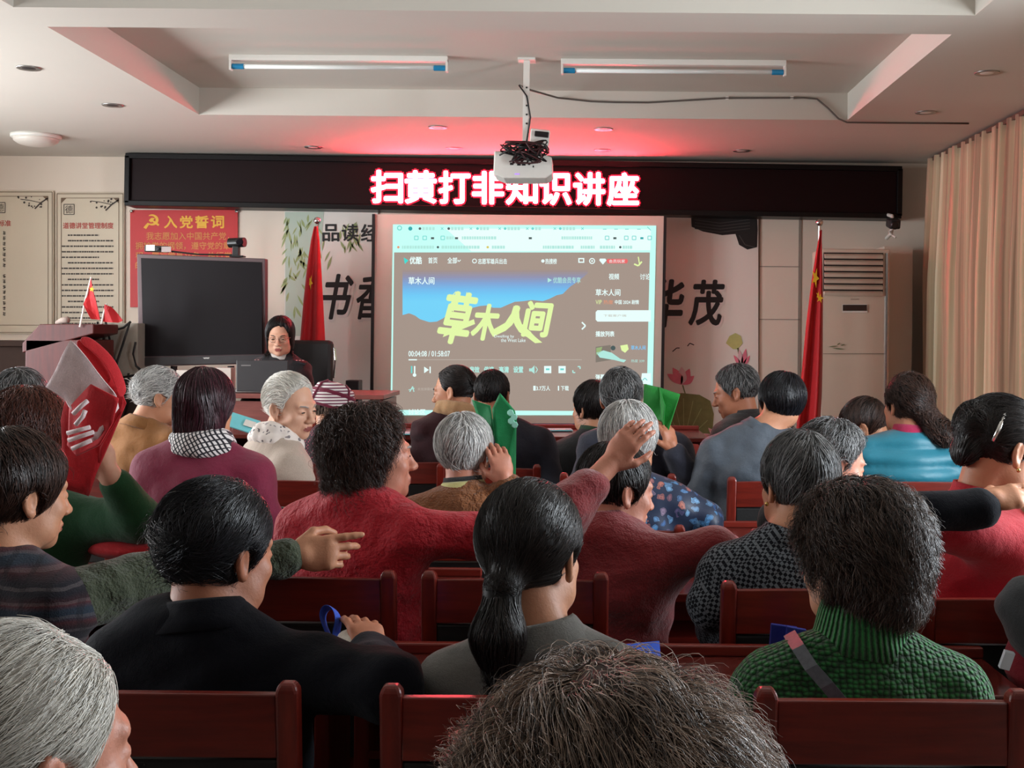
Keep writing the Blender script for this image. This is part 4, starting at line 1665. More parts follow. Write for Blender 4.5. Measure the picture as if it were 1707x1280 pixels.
def hand_prims(S, wrist, d, n, curl=(.5, .6, .7, .8), thumb=-1, sc=1.0, tcurl=.3, spread=.05):
    """wrist: position, d: pointing direction, n: back of the hand; curl: total bend of each finger in radians"""
    y = unit(d)
    z = unit(np.asarray(n) - y * (np.asarray(n) @ y))
    x = np.cross(y, z)
    R = np.stack([x, y, z], 1)
    M = (R, np.asarray(wrist, float))
    S.cap((0, -.02 * sc, 0), (0, .02 * sc, 0), .027 * sc, .026 * sc, .012, 'u', M)
    S.ell((0, .048 * sc, 0), (.041 * sc, .05 * sc, .0165 * sc), .012, 'u', M)
    S.cap((-.027 * sc, .078 * sc, 0), (.029 * sc, .074 * sc, 0), .0125 * sc, .0115 * sc, .01, 'u', M)
    tips = []
    for i, (bx, L, r) in enumerate(((-.030, .070, .0092), (-.010, .078, .0095), (.010, .073, .009), (.029, .058, .008))):
        if thumb > 0:
            bx = -bx
        p = np.array([bx * sc, (.086 - .004 * abs(i - 1)) * sc, .001])
        ang, az = 0.0, (bx / .03) * spread
        for j, fr in enumerate((.46, .30, .24)):
            ang += curl[i] * (.38, .36, .26)[j]
            dv = np.array([math.sin(az) * math.cos(ang), math.cos(az) * math.cos(ang), -math.sin(ang)])
            q = p + dv * L * fr * sc
            S.cap(p, q, r * (1 - .08 * j) * sc, r * (.95 - .1 * j) * sc, .004, 'u', M)
            p = q
        tips.append(M[0] @ p + M[1])
    tx = thumb
    p = np.array([tx * .028, .012, -.006]) * sc
    q = np.array([tx * .052, .040, -.016]) * sc
    S.cap(p, q, .0145 * sc, .0115 * sc, .012, 'u', M)
    d2 = unit(np.array([tx * (.55 - tcurl), .8, -.2 - tcurl]))
    q2 = q + d2 * .032 * sc
    S.cap(q, q2, .0105 * sc, .0095 * sc, .005, 'u', M)
    q3 = q2 + unit(d2 + np.array([-tx * tcurl, 0, -.1])) * .025 * sc
    S.cap(q2, q3, .0095 * sc, .0075 * sc, .004, 'u', M)
    return M


# strands that run over a hair surface
def strands(S, pts, nrm, flow, n, L, steps, r, lift, curl=0.0, turns=3.0, jit=.25, seed=1, stick=.35, wav=0.0, wfreq=34):
    wvs = [waves(seed + 31 * q_, wfreq) for q_ in range(3)]
    wph = waves(seed + 7, 40)
    g = np.random.default_rng(seed)
    idx = g.integers(0, len(pts), n)
    p = pts[idx] + g.normal(0, .0015, (n, 3))
    step = (L * g.uniform(.6, 1.15, n) / steps)[:, None]
    jd = g.normal(0, jit, (n, 3))
    out = [p.copy()]
    nn = [nrm[idx]]
    offs = g.uniform(.0005, lift, n)
    for s in range(steps):
        d = flow(p) + jd
        if wav:
            d = d + wav * np.stack([wv_(p) for wv_ in wvs], 1)
        gr = S.grad(p)
        d = d - gr * (d * gr).sum(1, keepdims=True) * .9
        d = d / (np.linalg.norm(d, axis=1, keepdims=True) + 1e-9)
        p = p + d * step
        dist = S.at(p)
        want = offs * (0.4 + .6 * s / steps)
        e = want - dist
        e = np.where(e > 0, e, np.maximum(e * stick, -.004))
        p = p + gr * e[:, None]
        out.append(p.copy())
        nn.append(gr)
    A = np.stack(out, 1)
    N = np.stack(nn, 1)
    T = np.gradient(A, axis=1)
    T /= np.linalg.norm(T, axis=2, keepdims=True) + 1e-9
    B = np.cross(T, N)
    B /= np.linalg.norm(B, axis=2, keepdims=True) + 1e-9
    if curl:
        ph = (wph(pts[idx]) * 3.0 + g.normal(0, .5, n))[:, None] + np.linspace(0, 1, steps + 1)[None, :] * 6.28 * turns * g.uniform(.6, 1.3, n)[:, None]
        amp = curl * np.linspace(.25, 1, steps + 1)[None, :] * g.uniform(.5, 1.2, n)[:, None]
        A = A + B * (np.cos(ph) * amp)[..., None] + N * ((np.sin(ph) + .6) * amp)[..., None]
        T = np.gradient(A, axis=1)
        T /= np.linalg.norm(T, axis=2, keepdims=True) + 1e-9
        B = np.cross(T, N)
        B /= np.linalg.norm(B, axis=2, keepdims=True) + 1e-9
    N2 = np.cross(B, T)
    rad = r * np.linspace(1, .25, steps + 1)[None, :, None] * g.uniform(.7, 1.3, (n, 1, 1))
    ring = np.stack([A + B * rad, A - B * rad * .5 + N2 * rad * .8, A - B * rad * .5 - N2 * rad * .8], 2)  # n, s, 3, 3
    V = ring.reshape(-1, 3)
    base = (np.arange(n) * (steps + 1) * 3)[:, None, None] + (np.arange(steps) * 3)[None, :, None]
    k = np.arange(3)[None, None, :]
    k2 = (k + 1) % 3
    Q = np.stack([base + k, base + k2, base + 3 + k2, base + 3 + k], -1).reshape(-1, 4)
    return V, Q


BASEH = {}


def flow_down(whorl=(0, -.05, .12), g=.55):
    w_ = np.array(whorl)

    def f(p):
        v = p - w_
        v = v / (np.linalg.norm(v, axis=1, keepdims=True) + 1e-6)
        v = v + np.array([0, 0, -g])
        return v
    return f


def flow_to(t, g=.0):
    t = np.array(t)

    def f(p):
        v = t - p
        return v / (np.linalg.norm(v, axis=1, keepdims=True) + .02) + np.array([0, 0, -g])
    return f


def flow_dir(d):
    d = np.array(d, float)
    return lambda p: np.tile(d, (len(p), 1))


def build_hair(t, b, M, hs, h, seed, near):
    """h: dict(t thickness, mat, bottom z, hairline plane, extra lumps, ears, n, L, curl ...)"""
    S = Sdf()
    th = h.get('t', .008)
    S.ell((0, -.018, .034), (.076 + th, .097 + th, .086 + th), .01)
    for ex in h.get('extra', []):
        if ex[0] == 'e':
            S.ell(ex[1], ex[2], ex[3] if len(ex) > 3 else .03)
        else:
            S.cap(ex[1], ex[2], ex[3], ex[4], ex[5] if len(ex) > 5 else .02)
    # face opening
    fl = h.get('front', (.035, .50))     # y > a + b z is cut
    S.plane((0, 1, -fl[1]), fl[0] / math.hypot(1, fl[1]), .012)
    S.ell((0, .11, -.03), (.066, .085, h.get('face', .095)), .012, 's')
    if h.get('low') is not None:
        S.plane((0, 0, -1), -h['low'], .008)
    else:
        sl = h.get('slope', 1.0)
        S.plane((0, sl, -1), h.get('cut', .035) / math.hypot(1, sl), .012)
    if h.get('ear', True):
        for s in (-1, 1):
            S.ell((s * .088, -.006, -.016), (.03, .030, .036), .008, 's')
    for c_ in h.get('bald', []):
        S.ell(c_[0], c_[1], .012, 's')
    w1, w2 = waves(seed, h.get('freq', 70)), waves(seed + 1, h.get('freq', 70) * 2.3)
    amp = h.get('amp', .0015)
    V, Q = S.mesh(h.get('cell', .0055 if near else .007), disp=lambda p: amp * w1(p) + amp * .5 * w2(p))
    n = h.get('n', 900 if not near else 2200)
    mi = None
    if n:
        q = V[Q]
        nr = np.cross(q[:, 1] - q[:, 0], q[:, 3] - q[:, 0])
        ar = np.linalg.norm(nr, axis=1)
        g = np.random.default_rng(seed)
        pick = g.choice(len(Q), size=min(6000, len(Q) * 4), p=ar / ar.sum())
        pts = q[pick].mean(1)
        nn = nr[pick] / (ar[pick][:, None] + 1e-12)
        V2, Q2 = strands(S, pts, nn, h.get('flow') or flow_down(), n, h.get('L', .07), h.get('steps', 7), h.get('r', .0011 if near else .0016),
                         h.get('lift', .005), h.get('curl', 0), h.get('turns', 2.5), h.get('jit', .22), seed, h.get('stick', .35), h.get('wav', .35), h.get('wfreq', 34))
        mi = np.concatenate([np.zeros(len(Q), int), np.ones(len(Q2), int)])
        Q = np.vstack([Q, Q2 + len(V)])
        V = np.vstack([V, V2])
    V = (V * hs) @ M[0].T + M[1]
    return mesh_obj('hair', V, Q, [h.get('base') or BASEH.get(h['mat'].name, h['mat']), h['mat']], t, mi, True, b)


def loft_ring(name, rings, mat, t, b, n=40, thick=.006):
    """rings: list of (centre, rx, ry, normal tilt matrix) - an open tube of cloth"""
    V, Fs = [], []
    for (c, rx, ry, R, fn) in rings:
        for k in range(n):
            q = 2 * math.pi * k / n
            V.append(np.array(c) + R @ np.array([rx * math.cos(q), ry * math.sin(q), fn(q) if fn else 0]))
    for i in range(len(rings) - 1):
        for k in range(n):
            k2 = (k + 1) % n
            Fs.append((i * n + k, i * n + k2, (i + 1) * n + k2, (i + 1) * n + k))
    o = mesh_obj(name, V, np.array(Fs), mat, t, None, True, b)
    md = o.modifiers.new('thickness', 'SOLIDIFY')
    md.thickness = thick
    return o


M_TROUS = fabric('trouser_dark', (34, 34, 40), .9, .1)
M_SHOE = plain('shoe_black', (24, 22, 22), .5)
M_LIP = plain('lips', (150, 82, 76), .45)
M_EYEW = NT('eye')
_co = M_EYEW.coord('Object')
M_EYEW.set(.15)
M_EYEW.base((.02, .015, .012))
M_EYEW = M_EYEW.m
M_BROWD = plain('brow_dark', (52, 42, 38), .7)
M_BROWG = plain('brow_grey', (150, 142, 136), .7)
SK = dict(warm=skin('skin_warm', (206, 152, 118)), tan=skin('skin_tan', (180, 122, 92)), pale=skin('skin_pale', (222, 178, 150)), rose=skin('skin_rose', (200, 140, 116)))


def person(label, head, yaw=0, pitch=0, roll=0, hs=1.0, age=1, skin_='warm', hair=None, jacket=None, torso=0.0, sw=.165, drop=.0, fat=1.0, lean=-.05,
           arms=None, collar=None, sleeve=None, seed=1, sleeve_len=None, chest=(0, 0, 0), nape=(0, 0, 0), hide_legs=False, fold=.009, sit=.44, extras=None, brow=None, name='person', stage=0.0, quilt=None):
    u, v, Y = head[:3]
    th = (hair or {}).get('t', .0) + .0
    crown = P(u, v, Y)
    H = crown - np.array([0, 0, (.117 + th) * hs])
    Rh = Rm(yaw, pitch, roll)
    if pitch:
        H = H + np.array([0, 0, 0])
    M = (Rh, H)
    Rt = Rm(torso)
    NB = H + Rt @ np.array([0, -.045, 0]) + np.array([0, 0, -.128 * hs - drop]) + np.array(nape)
    base = np.array([NB[0], NB[1], stage])
    t = thing(name, label, 'person', base)
    b = base
    near = Y < 3.6
    fhead = (H - .125 * hs, H + .135 * hs, .0040 if Y < 3.0 else .005)
    fine = [fhead]
    sw *= .84
    sh = {s: NB + Rt @ np.array([s * sw, -.002, -.088]) for s in (-1, 1)}
    hip = np.array([NB[0], NB[1], stage + sit + .10]) + Rt @ np.array([0, -.03 - lean, 0])
    arms = arms or {}
    J = {}
    for s, key in ((-1, 'L'), (1, 'R')):
        a = arms.get(key)
        if a is None:
            el = sh[s] + Rt @ np.array([s * .075, .05, -.255])
            wr = el + Rt @ np.array([-s * .10, .21, -.02])
            hd = dict(d=Rt @ np.array([-s * .5, .8, -.2]), n=Rt @ np.array([s * .3, .2, .9]), curl=(.6, .6, .7, .8))
        else:
            el, wr, hd = a
            el, wr = np.array(el, float), np.array(wr, float)
        J[s] = (el, wr, hd)
    # ---- body
    B = Sdf()
    head_prims(B, M, hs, age)
    B.cap(H + Rh @ np.array([0, -.026, -.045]) * hs, NB + np.array([0, 0, -.01]), .052 * hs * fat ** .5, .058, .025)

    def trunk(S, g):
        f = fat
        for s in (-1, 1):
            S.cap(NB + np.array([0, 0, -.012]) + Rt @ np.array([s * .02, 0, 0]), sh[s], .046 + g, .052 + g, .05)
        c = (NB + hip) / 2
        up = NB + Rt @ np.array([0, .012, -.16])
        S.ell(up, np.array([.165 * f + g, .108 * f + g, .155 + g]), .06, 'u', None, Rt)
        S.ell((up + hip) / 2 + Rt @ np.array([0, .02, -.02]) + np.array(chest), np.array([.152 * f + g, .115 * f + g, .19 + g]), .06, 'u', None, Rt)
        S.ell(hip, np.array([.175 * f + g, .13 * f + g, .12 + g]), .06, 'u', None, Rt)

    def armp(S, s, g, upto=1.0, both=True):
        el, wr, hd = J[s]
        S.cap(sh[s], el, .052 * fat ** .5 + g, .043 * fat ** .5 + g, .035)
        S.cap(el, el + (wr - el) * upto, .042 * fat ** .5 + g, (.042 + (.028 - .042) * upto) + g * 1.2, .03)
    trunk(B, -.012)
    for s in (-1, 1):
        armp(B, s, -.010)
        el, wr, hd = J[s]
        B.cap(el + (wr - el) * .5, wr, .034, .0265, .012)
        hand_prims(B, wr + unit(wr - el) * .015, hd['d'], hd['n'], hd.get('curl', (.5, .6, .7, .8)), hd.get('thumb', -s * 1), hd.get('sc', .95), hd.get('tcurl', .3), hd.get('spread', .05))
        c = wr + unit(hd['d']) * .09
        if hd.get('show'):
            fine.append((c - .11, c + .11, .0042))
        else:
            fine.append((c - .10, c + .10, .0075))
    V, Q = B.mesh(.014, fine)
    fc = (V[Q].mean(1) - M[1]) @ M[0] / hs
    lip = (np.abs(fc[:, 0]) < .021) & (fc[:, 2] < -.0585) & (fc[:, 2] > -.079) & (fc[:, 1] > .086) & (np.hypot(fc[:, 0] / .022, (fc[:, 2] + .0685) / .0105) < 1)
    mesh_obj('body', V, Q, [SK[skin_], M_LIP], t, lip.astype(int), True, b)
    # ---- eyes and brows when the face can be seen
    if abs(yaw) > 45:
        for s in (-1, 1):
            if abs(yaw) < 115 and s == (-1 if yaw > 0 else 1):
                continue
            m = MB()
            c = M[1] + M[0] @ (np.array([s * .031, .0895, -.0015]) * hs)
            m.lathe([(.0001, -.0036), (.007, -.0026), (.0105, 0), (.007, .0022), (.0001, .003)], (0, 0, 0), M_EYEW, 16)
            m.V = [tuple(c + M[0] @ (np.array(q) * np.array([1.0, .38, 1.0]) * hs)) for q in m.V]
            m.build('eye', t, b, True)
            m = MB()
            m.tube([M[1] + M[0] @ (np.array(q) * hs) for q in ((s * .014, .0975, .017), (s * .028, .094, .0225), (s * .042, .083, .0225), (s * .050, .074, .018))], [.002, .0034, .003, .001], brow or (M_BROWG if age > 1 else M_BROWD), 6)
            m.build('eyebrow', t, b, True)
    # ---- hair
    if hair:
        build_hair(t, b, M, hs, hair, seed * 11 + 3, near)
    # ---- clothes
    G = Sdf()
    trunk(G, .010)
    sep = sleeve or {}
    for s, key in ((-1, 'L'), (1, 'R')):
        if key not in sep:
            armp(G, s, .008 if Y > 3 else .010, J[s][2].get('cuff', .93))
        elif J[s][2].get('fore'):
            el_ = J[s][0] + (sh[s] - J[s][0]) * .12
            G.cap(sh[s], el_, .062 * fat ** .5, .050 * fat ** .5, .04)
        else:
            G.cap(sh[s], sh[s] + (J[s][0] - sh[s]) * .3, .052 * fat ** .5 + .009, .048 * fat ** .5 + .004, .035)
    w1, w2 = waves(seed, 24, aniso=(1, 1, 2.0)), waves(seed + 5, 62, aniso=(1, 1, 1.6))
    disp = lambda p: fold * .8 * (w1(p) - .8) + fold * .4 * w2(p)
    if quilt:
        disp = lambda p: fold * .6 * (w1(p) - .8) - .016 * np.abs(np.sin(p[:, 2] * math.pi / quilt)) + .003
    # neck opening
    G.ell(NB + np.array([0, 0, .055]) + Rt @ np.array([0, .02, 0]), (.062, .062, .05), .012, 's')
    V, Q = G.mesh(.009 if near else .011, disp=disp)
    mesh_obj('jacket', V, Q, jacket, t, None, True, b)
    for key, mt in sep.items():
        s = -1 if key == 'L' else 1
        A = Sdf()
        if J[s][2].get('fore'):
            A.cap(J[s][0], J[s][1], .05 * fat ** .5, .042, .03)
        else:
            armp(A, s, .011, J[s][2].get('cuff', .93))
        V, Q = A.mesh(.008 if near else .011, disp=lambda p: fold * .9 * (w1(p) - .9) + fold * .4 * w2(p))
        mesh_obj('sleeve', V, Q, mt, t, None, True, b)
    if collar:
        kind, mt = collar[0], collar[1]
        ax = unit(H + Rh @ np.array([0, -.03, -.06]) - NB)
        z = unit(ax * .6 + np.array([0, 0, .4]))
        x = unit(np.cross(Rt @ np.array([0, 1, 0]), z))
        y = np.cross(z, x)
        R = np.stack([x, y, z], 1)
        c0 = NB + np.array([0, 0, -.005]) + Rt @ np.array([0, .006, 0])
        if kind == 'stand':
            hgt = collar[2] if len(collar) > 2 else .05
            loft_ring('collar', [(c0 - z * .012, .086, .084, R, None), (c0 + z * hgt * .5, .073, .073, R, lambda q: -.012 * max(0, math.sin(q))), (c0 + z * hgt, .068, .069, R, lambda q: -.02 * max(0, math.sin(q)))], mt, t, b)
        elif kind == 'fold':
            loft_ring('collar', [(c0 - z * .014, .100, .096, R, lambda q: -.03 * max(0, math.sin(q))), (c0 + z * .006, .090, .087, R, lambda q: -.02 * max(0, math.sin(q))), (c0 + z * .034, .074, .073, R, lambda q: -.02 * max(0, math.sin(q))), (c0 + z * .040, .068, .068, R, lambda q: -.02 * max(0, math.sin(q))), (c0 + z * .01, .064, .064, R, None)], mt, t, b)
        elif kind == 'turtle':
            loft_ring('turtleneck_collar', [(c0 - z * .015, .094, .09, R, None), (c0 + z * .02, .086, .084, R, None), (c0 + z * .055, .082, .082, R, None), (c0 + z * .07, .079, .08, R, None), (c0 + z * .074, .072, .073, R, None), (c0 + z * .05, .068, .068, R, None)], mt, t, b, 60, .008)
        elif kind == 'scarf':
            S2 = Sdf()
            rr_ = np.random.default_rng(seed)
            for lv, rx in ((-.005, .088), (.03, .078)):
                pr = None
                for k in range(15):
                    q = 2 * math.pi * k / 14
                    p = c0 + R @ np.array([rx * math.cos(q), rx * .95 * math.sin(q), lv + .008 * math.sin(2 * q + lv * 99)])
                    if pr is not None:
                        S2.cap(pr, p, .024, .024, .02)
                    pr = p
            if len(collar) > 2:
                S2.cap(c0 + R @ np.array([collar[2] * .05, .08, 0]), c0 + R @ np.array([collar[2] * .07, .13, -.22]), .03, .034, .02)
            ws = waves(seed + 9, 75)
            V, Q = S2.mesh(.007, disp=lambda p: .003 * ws(p))
            mesh_obj('scarf', V, Q, mt, t, None, True, b)
        if len(collar) > 3 and collar[3] is not None:
            loft_ring('inner_collar', [(c0 - z * .0, .078, .077, R, None), (c0 + z * collar[3][1], .064, .064, R, None)], collar[3][0], t, b, thick=.005)
    # ---- legs
    if not hide_legs:
        T = Sdf()
        T.ell(hip + np.array([0, 0, -.02]), np.array([.17, .13, .09]) * fat ** .5, .03, 'u', None, Rt)
        Sh = {}
        for s in (-1, 1):
            hp = hip + Rt @ np.array([s * .085, .02, -.025])
            kn = np.array([hip[0], hip[1], stage + sit + .055]) + Rt @ np.array([s * .10, .40, 0])
            an = np.array([kn[0], kn[1], stage + .09]) + Rt @ np.array([0, -.04, 0])
            T.cap(hp, kn, .082, .06, .03)
            T.cap(kn, an, .06, .048, .02)
            Sh[s] = an
        V, Q = T.mesh(.016)
        mesh_obj('trousers', V, Q, M_TROUS, t, None, True, b)
        for s in (-1, 1):
            F_ = Sdf()
            a = Sh[s]
            F_.cap(a + np.array([0, 0, -.03]), np.array([a[0], a[1], stage + .04]) + Rt @ np.array([0, .14, 0]), .042, .034, .02)
            F_.plane((0, 0, -1), -stage - .002, .004)
            V, Q = F_.mesh(.012)
            mesh_obj('shoe', V, Q, M_SHOE, t, None, True, b)
    t['_'] = 0
    del t['_']
    return dict(t=t, b=b, M=M, NB=NB, sh=sh, Rt=Rt, hs=hs, H=H, hip=hip)
# ------------------------------------------------------------------ pattern cloths
def pat_houndstooth():
    n = NT('houndstooth_knit').set(.9, 0, .2)
    co = n.coord('Object', (1, 1, 1), (0, .6, 0))
    n1 = n.n('ShaderNodeTexChecker')
    n1.inputs['Scale'].default_value = 120
    n.l(co, n1.inputs['Vector'])
    wv = n.n('ShaderNodeTexWave', wave_type='BANDS', bands_direction='DIAGONAL')
    wv.inputs['Scale'].default_value = 52
    wv.inputs['Distortion'].default_value = 3.0
    n.l(co, wv.inputs['Vector'])
    f = n.math('GREATER_THAN', n.math('ADD', n.math('MULTIPLY', n1.outputs['Fac'], .6), n.math('MULTIPLY', wv.outputs['Fac'], .5)), .55)
    n.base(n.mix(f, lin((20, 22, 28)), lin((104, 110, 116))))
    n.bump(f, .3, .004)
    return n.m


def pat_plaid():
    n = NT('plaid_wool').set(.9, 0, .2, .1)
    co = n.coord()
    sx = n.n('ShaderNodeSeparateXYZ')
    n.l(co, sx.inputs[0])
    nz = n.math('MULTIPLY', n.noise(co, 12, 2), .02)
    z = n.math('ADD', sx.outputs[2], nz)
    x = n.math('ADD', sx.outputs[0], nz)
    a = n.math('SINE', n.math('MULTIPLY', z, 62))
    c = n.math('SINE', n.math('ADD', n.math('MULTIPLY', z, 210), 1.0))
    d = n.math('SINE', n.math('MULTIPLY', x, 120))
    col = n.ramp(n.math('ADD', n.math('MULTIPLY', a, .5), .5), [(.1, lin((30, 28, 40))), (.45, lin((62, 34, 42))), (.7, lin((92, 44, 50))), (.95, lin((48, 62, 78)))])
    col = n.mix(n.math('MULTIPLY', n.math('GREATER_THAN', c, .75), .35), col, lin((128, 118, 120)))
    col = n.mix(n.math('MULTIPLY', n.math('GREATER_THAN', d, .8), .4), col, lin((24, 20, 28)))
    n.base(n.mix(n.math('MULTIPLY', n.noise(co, 380, 2), .7), col, (0, 0, 0)))
    n.bump(n.noise(co, 260, 3), .35, .006)
    return n.m


def pat_knit(name, rgb, dark, scale=95):
    n = NT(name).set(.85, 0, .2, .2)
    co = n.coord('Object', (1, 1, 1.25))
    vo = n.n('ShaderNodeTexVoronoi', feature='F1')
    vo.inputs['Scale'].default_value = scale
    vo.inputs['Randomness'].default_value = .35
    n.l(co, vo.inputs['Vector'])
    d = vo.outputs['Distance']
    col = n.ramp(d, [(.15, lin(rgb)), (.62, lin(dark))])
    n.base(n.mix(n.noise(co, 7, 4), col, n.mix(.35, col, (0, 0, 0))))
    n.bump(n.math('MULTIPLY', d, -1.0), .9, .012)
    return n.m


def pat_rib(name, rgb, dark, nrib=150):
    n = NT(name).set(.85, 0, .2, .2)
    co = n.coord()
    sx = n.n('ShaderNodeSeparateXYZ')
    n.l(co, sx.inputs[0])
    ang = n.math('ARCTAN2', sx.outputs[1], sx.outputs[0])
    s = n.math('SINE', n.math('ADD', n.math('MULTIPLY', ang, 46), n.math('MULTIPLY', n.noise(co, 160, 2), 2.0)))
    f = n.math('ADD', n.math('MULTIPLY', s, .5), .5)
    n.base(n.ramp(f, [(.1, lin(dark)), (.8, lin(rgb))]))
    n.bump(f, .9, .008)
    return n.m


def pat_blobs(name, ground, cols, scale=26, rough=.6, thr=.38):
    n = NT(name).set(rough, 0, .35, .1)
    co = n.coord()
    wq = n.n('ShaderNodeTexNoise')
    wq.inputs['Scale'].default_value = scale * .8
    n.l(co, wq.inputs['Vector'])
    co2 = n.mix(.06, co, wq.outputs['Color'])
    vo = n.n('ShaderNodeTexVoronoi', feature='F1')
    vo.inputs['Scale'].default_value = scale
    n.l(co2, vo.inputs['Vector'])
    sep = n.n('ShaderNodeSeparateColor')
    n.l(vo.outputs['Color'], sep.inputs[0])
    col = n.ramp(sep.outputs[0], [(i / max(1, len(cols) - 1) * .9 + .05, lin(c)) for i, c in enumerate(cols)])
    ring = n.math('SINE', n.math('MULTIPLY', vo.outputs['Distance'], 26))
    col = n.mix(n.math('MULTIPLY', n.math('GREATER_THAN', ring, .3), .5), col, lin(ground))
    f = n.math('LESS_THAN', vo.outputs['Distance'], thr)
    n.base(n.mix(f, lin(ground), col))
    n.bump(n.noise(co, 40, 3), .15, .005)
    return n.m


def pat_dots(name, ground, dot, scale=85):
    n = NT(name).set(.8, 0, .25, .1)
    co = n.coord('Object', (1, 1, 1), (0, .78, 0))
    vo = n.n('ShaderNodeTexVoronoi', feature='F1')
    vo.inputs['Scale'].default_value = scale
    vo.inputs['Randomness'].default_value = .1
    n.l(co, vo.inputs['Vector'])
    n.base(n.mix(n.math('LESS_THAN', vo.outputs['Distance'], .3), lin(ground), lin(dot)))
    return n.m


def pat_check(name, a, c, scale=24):
    n = NT(name).set(.85, 0, .2, .1)
    co = n.coord('Object', (1, 1, 1), (.5, .5, .3))
    wv = n.n('ShaderNodeTexWave', wave_type='BANDS', bands_direction='X')
    wv.inputs['Scale'].default_value = scale
    wv.inputs['Distortion'].default_value = .8
    n.l(co, wv.inputs['Vector'])
    w2_ = n.n('ShaderNodeTexWave', wave_type='BANDS', bands_direction='Z')
    w2_.inputs['Scale'].default_value = scale * .8
    n.l(co, w2_.inputs['Vector'])
    f = n.math('MAXIMUM', n.math('GREATER_THAN', wv.outputs['Fac'], .62), n.math('GREATER_THAN', w2_.outputs['Fac'], .86))
    n.base(n.mix(f, lin(a), lin(c)))
    n.bump(n.noise(co, 30, 3), .2, .006)
    return n.m


H_BLACK = hairmat('hair_black', (10, 8, 8), (44, 36, 34), .5)
H_BLACKB = hairmat('hair_blue_black', (8, 8, 10), (40, 40, 46), .5, .32)
H_DBROWN = hairmat('hair_dark_brown', (22, 14, 12), (78, 52, 42), .55)
H_AUB = hairmat('hair_auburn', (44, 18, 12), (104, 54, 38), .55)
H_BURG = hairmat('hair_burgundy', (26, 12, 18), (76, 34, 46), .55, .3)
H_GREY = hairmat('hair_grey', (40, 40, 40), (214, 212, 208), .52)
H_DGREY = hairmat('hair_dark_grey', (26, 25, 25), (150, 150, 150), .62)
H_SILV = hairmat('hair_silver', (96, 96, 96), (226, 224, 220), .45)
H_WHITE = hairmat('hair_white', (170, 166, 158), (240, 236, 226), .4)
H_SALT = hairmat('hair_brown_grey', (38, 28, 25), (184, 160, 142), .58)
H_SALT2 = hairmat('hair_dark_salt', (20, 15, 14), (104, 82, 70), .64)

for _m, _c in ((H_BLACK, (14, 11, 11)), (H_BLACKB, (12, 12, 14)), (H_DBROWN, (26, 18, 15)), (H_AUB, (48, 22, 16)), (H_BURG, (30, 14, 20)), (H_GREY, (84, 83, 82)),
               (H_DGREY, (48, 47, 47)), (H_SILV, (120, 119, 117)), (H_WHITE, (186, 182, 174)), (H_SALT, (48, 36, 31)), (H_SALT2, (26, 22, 21))):
    BASEH[_m.name] = plain(_m.name + '_gap_shade', _c, .6, spec=.25, scale=60, var=.25)  # cap colour darkened so the gaps between strands read as shade
F_NAVY = fabric('navy_suit', (17, 19, 28), .9, .12, sheen=.03, spec=.15)
F_GREYJ = fabric('grey_wool', (128, 128, 124), .9, .1)
F_RED = fabric('red_jacket', (196, 18, 40), .7, .15, weave=150, bump=.5)
F_RED2 = fabric('dark_red_velvet', (150, 20, 30), .75, .25, weave=200, bump=.4, sheen=.4)
F_REDV = fabric('red_fleece_vest', (206, 22, 44), .8, .1)
F_OLIVE = fabric('olive_knit', (70, 78, 58), .9, .25, scale=30, weave=170, bump=.7)
F_GREEN = fabric('green_jersey', (20, 84, 44), .8, .15)
F_BURG = fabric('burgundy_coat', (134, 26, 62), .75, .12)
F_TAN = fabric('tan_wool', (166, 112, 62), .9, .08)
F_CREAM = fabric('cream_coat', (206, 188, 172), .85, .06)
F_BROWNF = fabric('brown_fleece', (140, 86, 48), .95, .3, scale=60, weave=150, bump=.9)
F_DKBURG = fabric('dark_burgundy_shirt', (62, 22, 30), .8, .1)
F_BEIGE = fabric('beige_scarf_wool', (214, 170, 124), .9, .06)
F_NAVY2 = fabric('dark_blue_jacket', (36, 38, 54), .75, .12)
F_BLACKC = fabric('black_coat', (22, 19, 20), .85, .15)
F_DARKJ = fabric('charcoal_jacket', (44, 38, 38), .8, .12)
F_STEEL = fabric('steel_blue_jacket', (84, 94, 106), .6, .12, sheen=.1, spec=.4)
F_TEAL = fabric('teal_padded', (24, 132, 156), .45, .1, weave=500, bump=.12, spec=.5)
F_DGREYC = fabric('dark_grey_coat', (66, 68, 72), .8, .12)
F_UNI = fabric('black_uniform', (22, 21, 26), .7, .1)
F_WHITE = fabric('white_shirt', (222, 216, 208), .8, .04)
F_YEL = fabric('pale_yellow_shirt', (216, 210, 140), .8, .05)
F_BLK = fabric('black_knit', (18, 17, 19), .9, .1)
F_PINK = fabric('magenta_collar', (190, 40, 90), .8, .1)
F_GCOL = fabric('dark_green_collar', (24, 66, 34), .8, .1)
F_HOUND, F_PLAID = pat_houndstooth(), pat_plaid()
F_KNIT = pat_knit('green_cable_knit', (44, 142, 66), (12, 58, 26))
F_KRIB = pat_rib('green_rib_knit', (40, 130, 62), (12, 56, 26))
F_FLOR = pat_blobs('blue_floral_satin', (22, 38, 66), [(44, 92, 150), (120, 170, 210), (36, 70, 120), (176, 104, 84), (70, 130, 180)], 30, .45)
F_DOT = pat_dots('burgundy_dotted', (40, 20, 26), (150, 60, 80))
F_SCARFBW = pat_check('black_white_check_scarf', (214, 208, 206), (40, 38, 44), 26)
F_SCARFW = pat_blobs('white_grey_print_scarf', (222, 212, 204), [(110, 104, 108), (60, 56, 62), (160, 150, 150)], 38, .6, .3)
F_LEO = pat_blobs('brown_print_blouse', (96, 54, 42), [(40, 24, 22), (190, 150, 120), (150, 80, 60)], 60, .7, .4)

short = dict(t=.009, n=1300, L=.05, r=.0016)


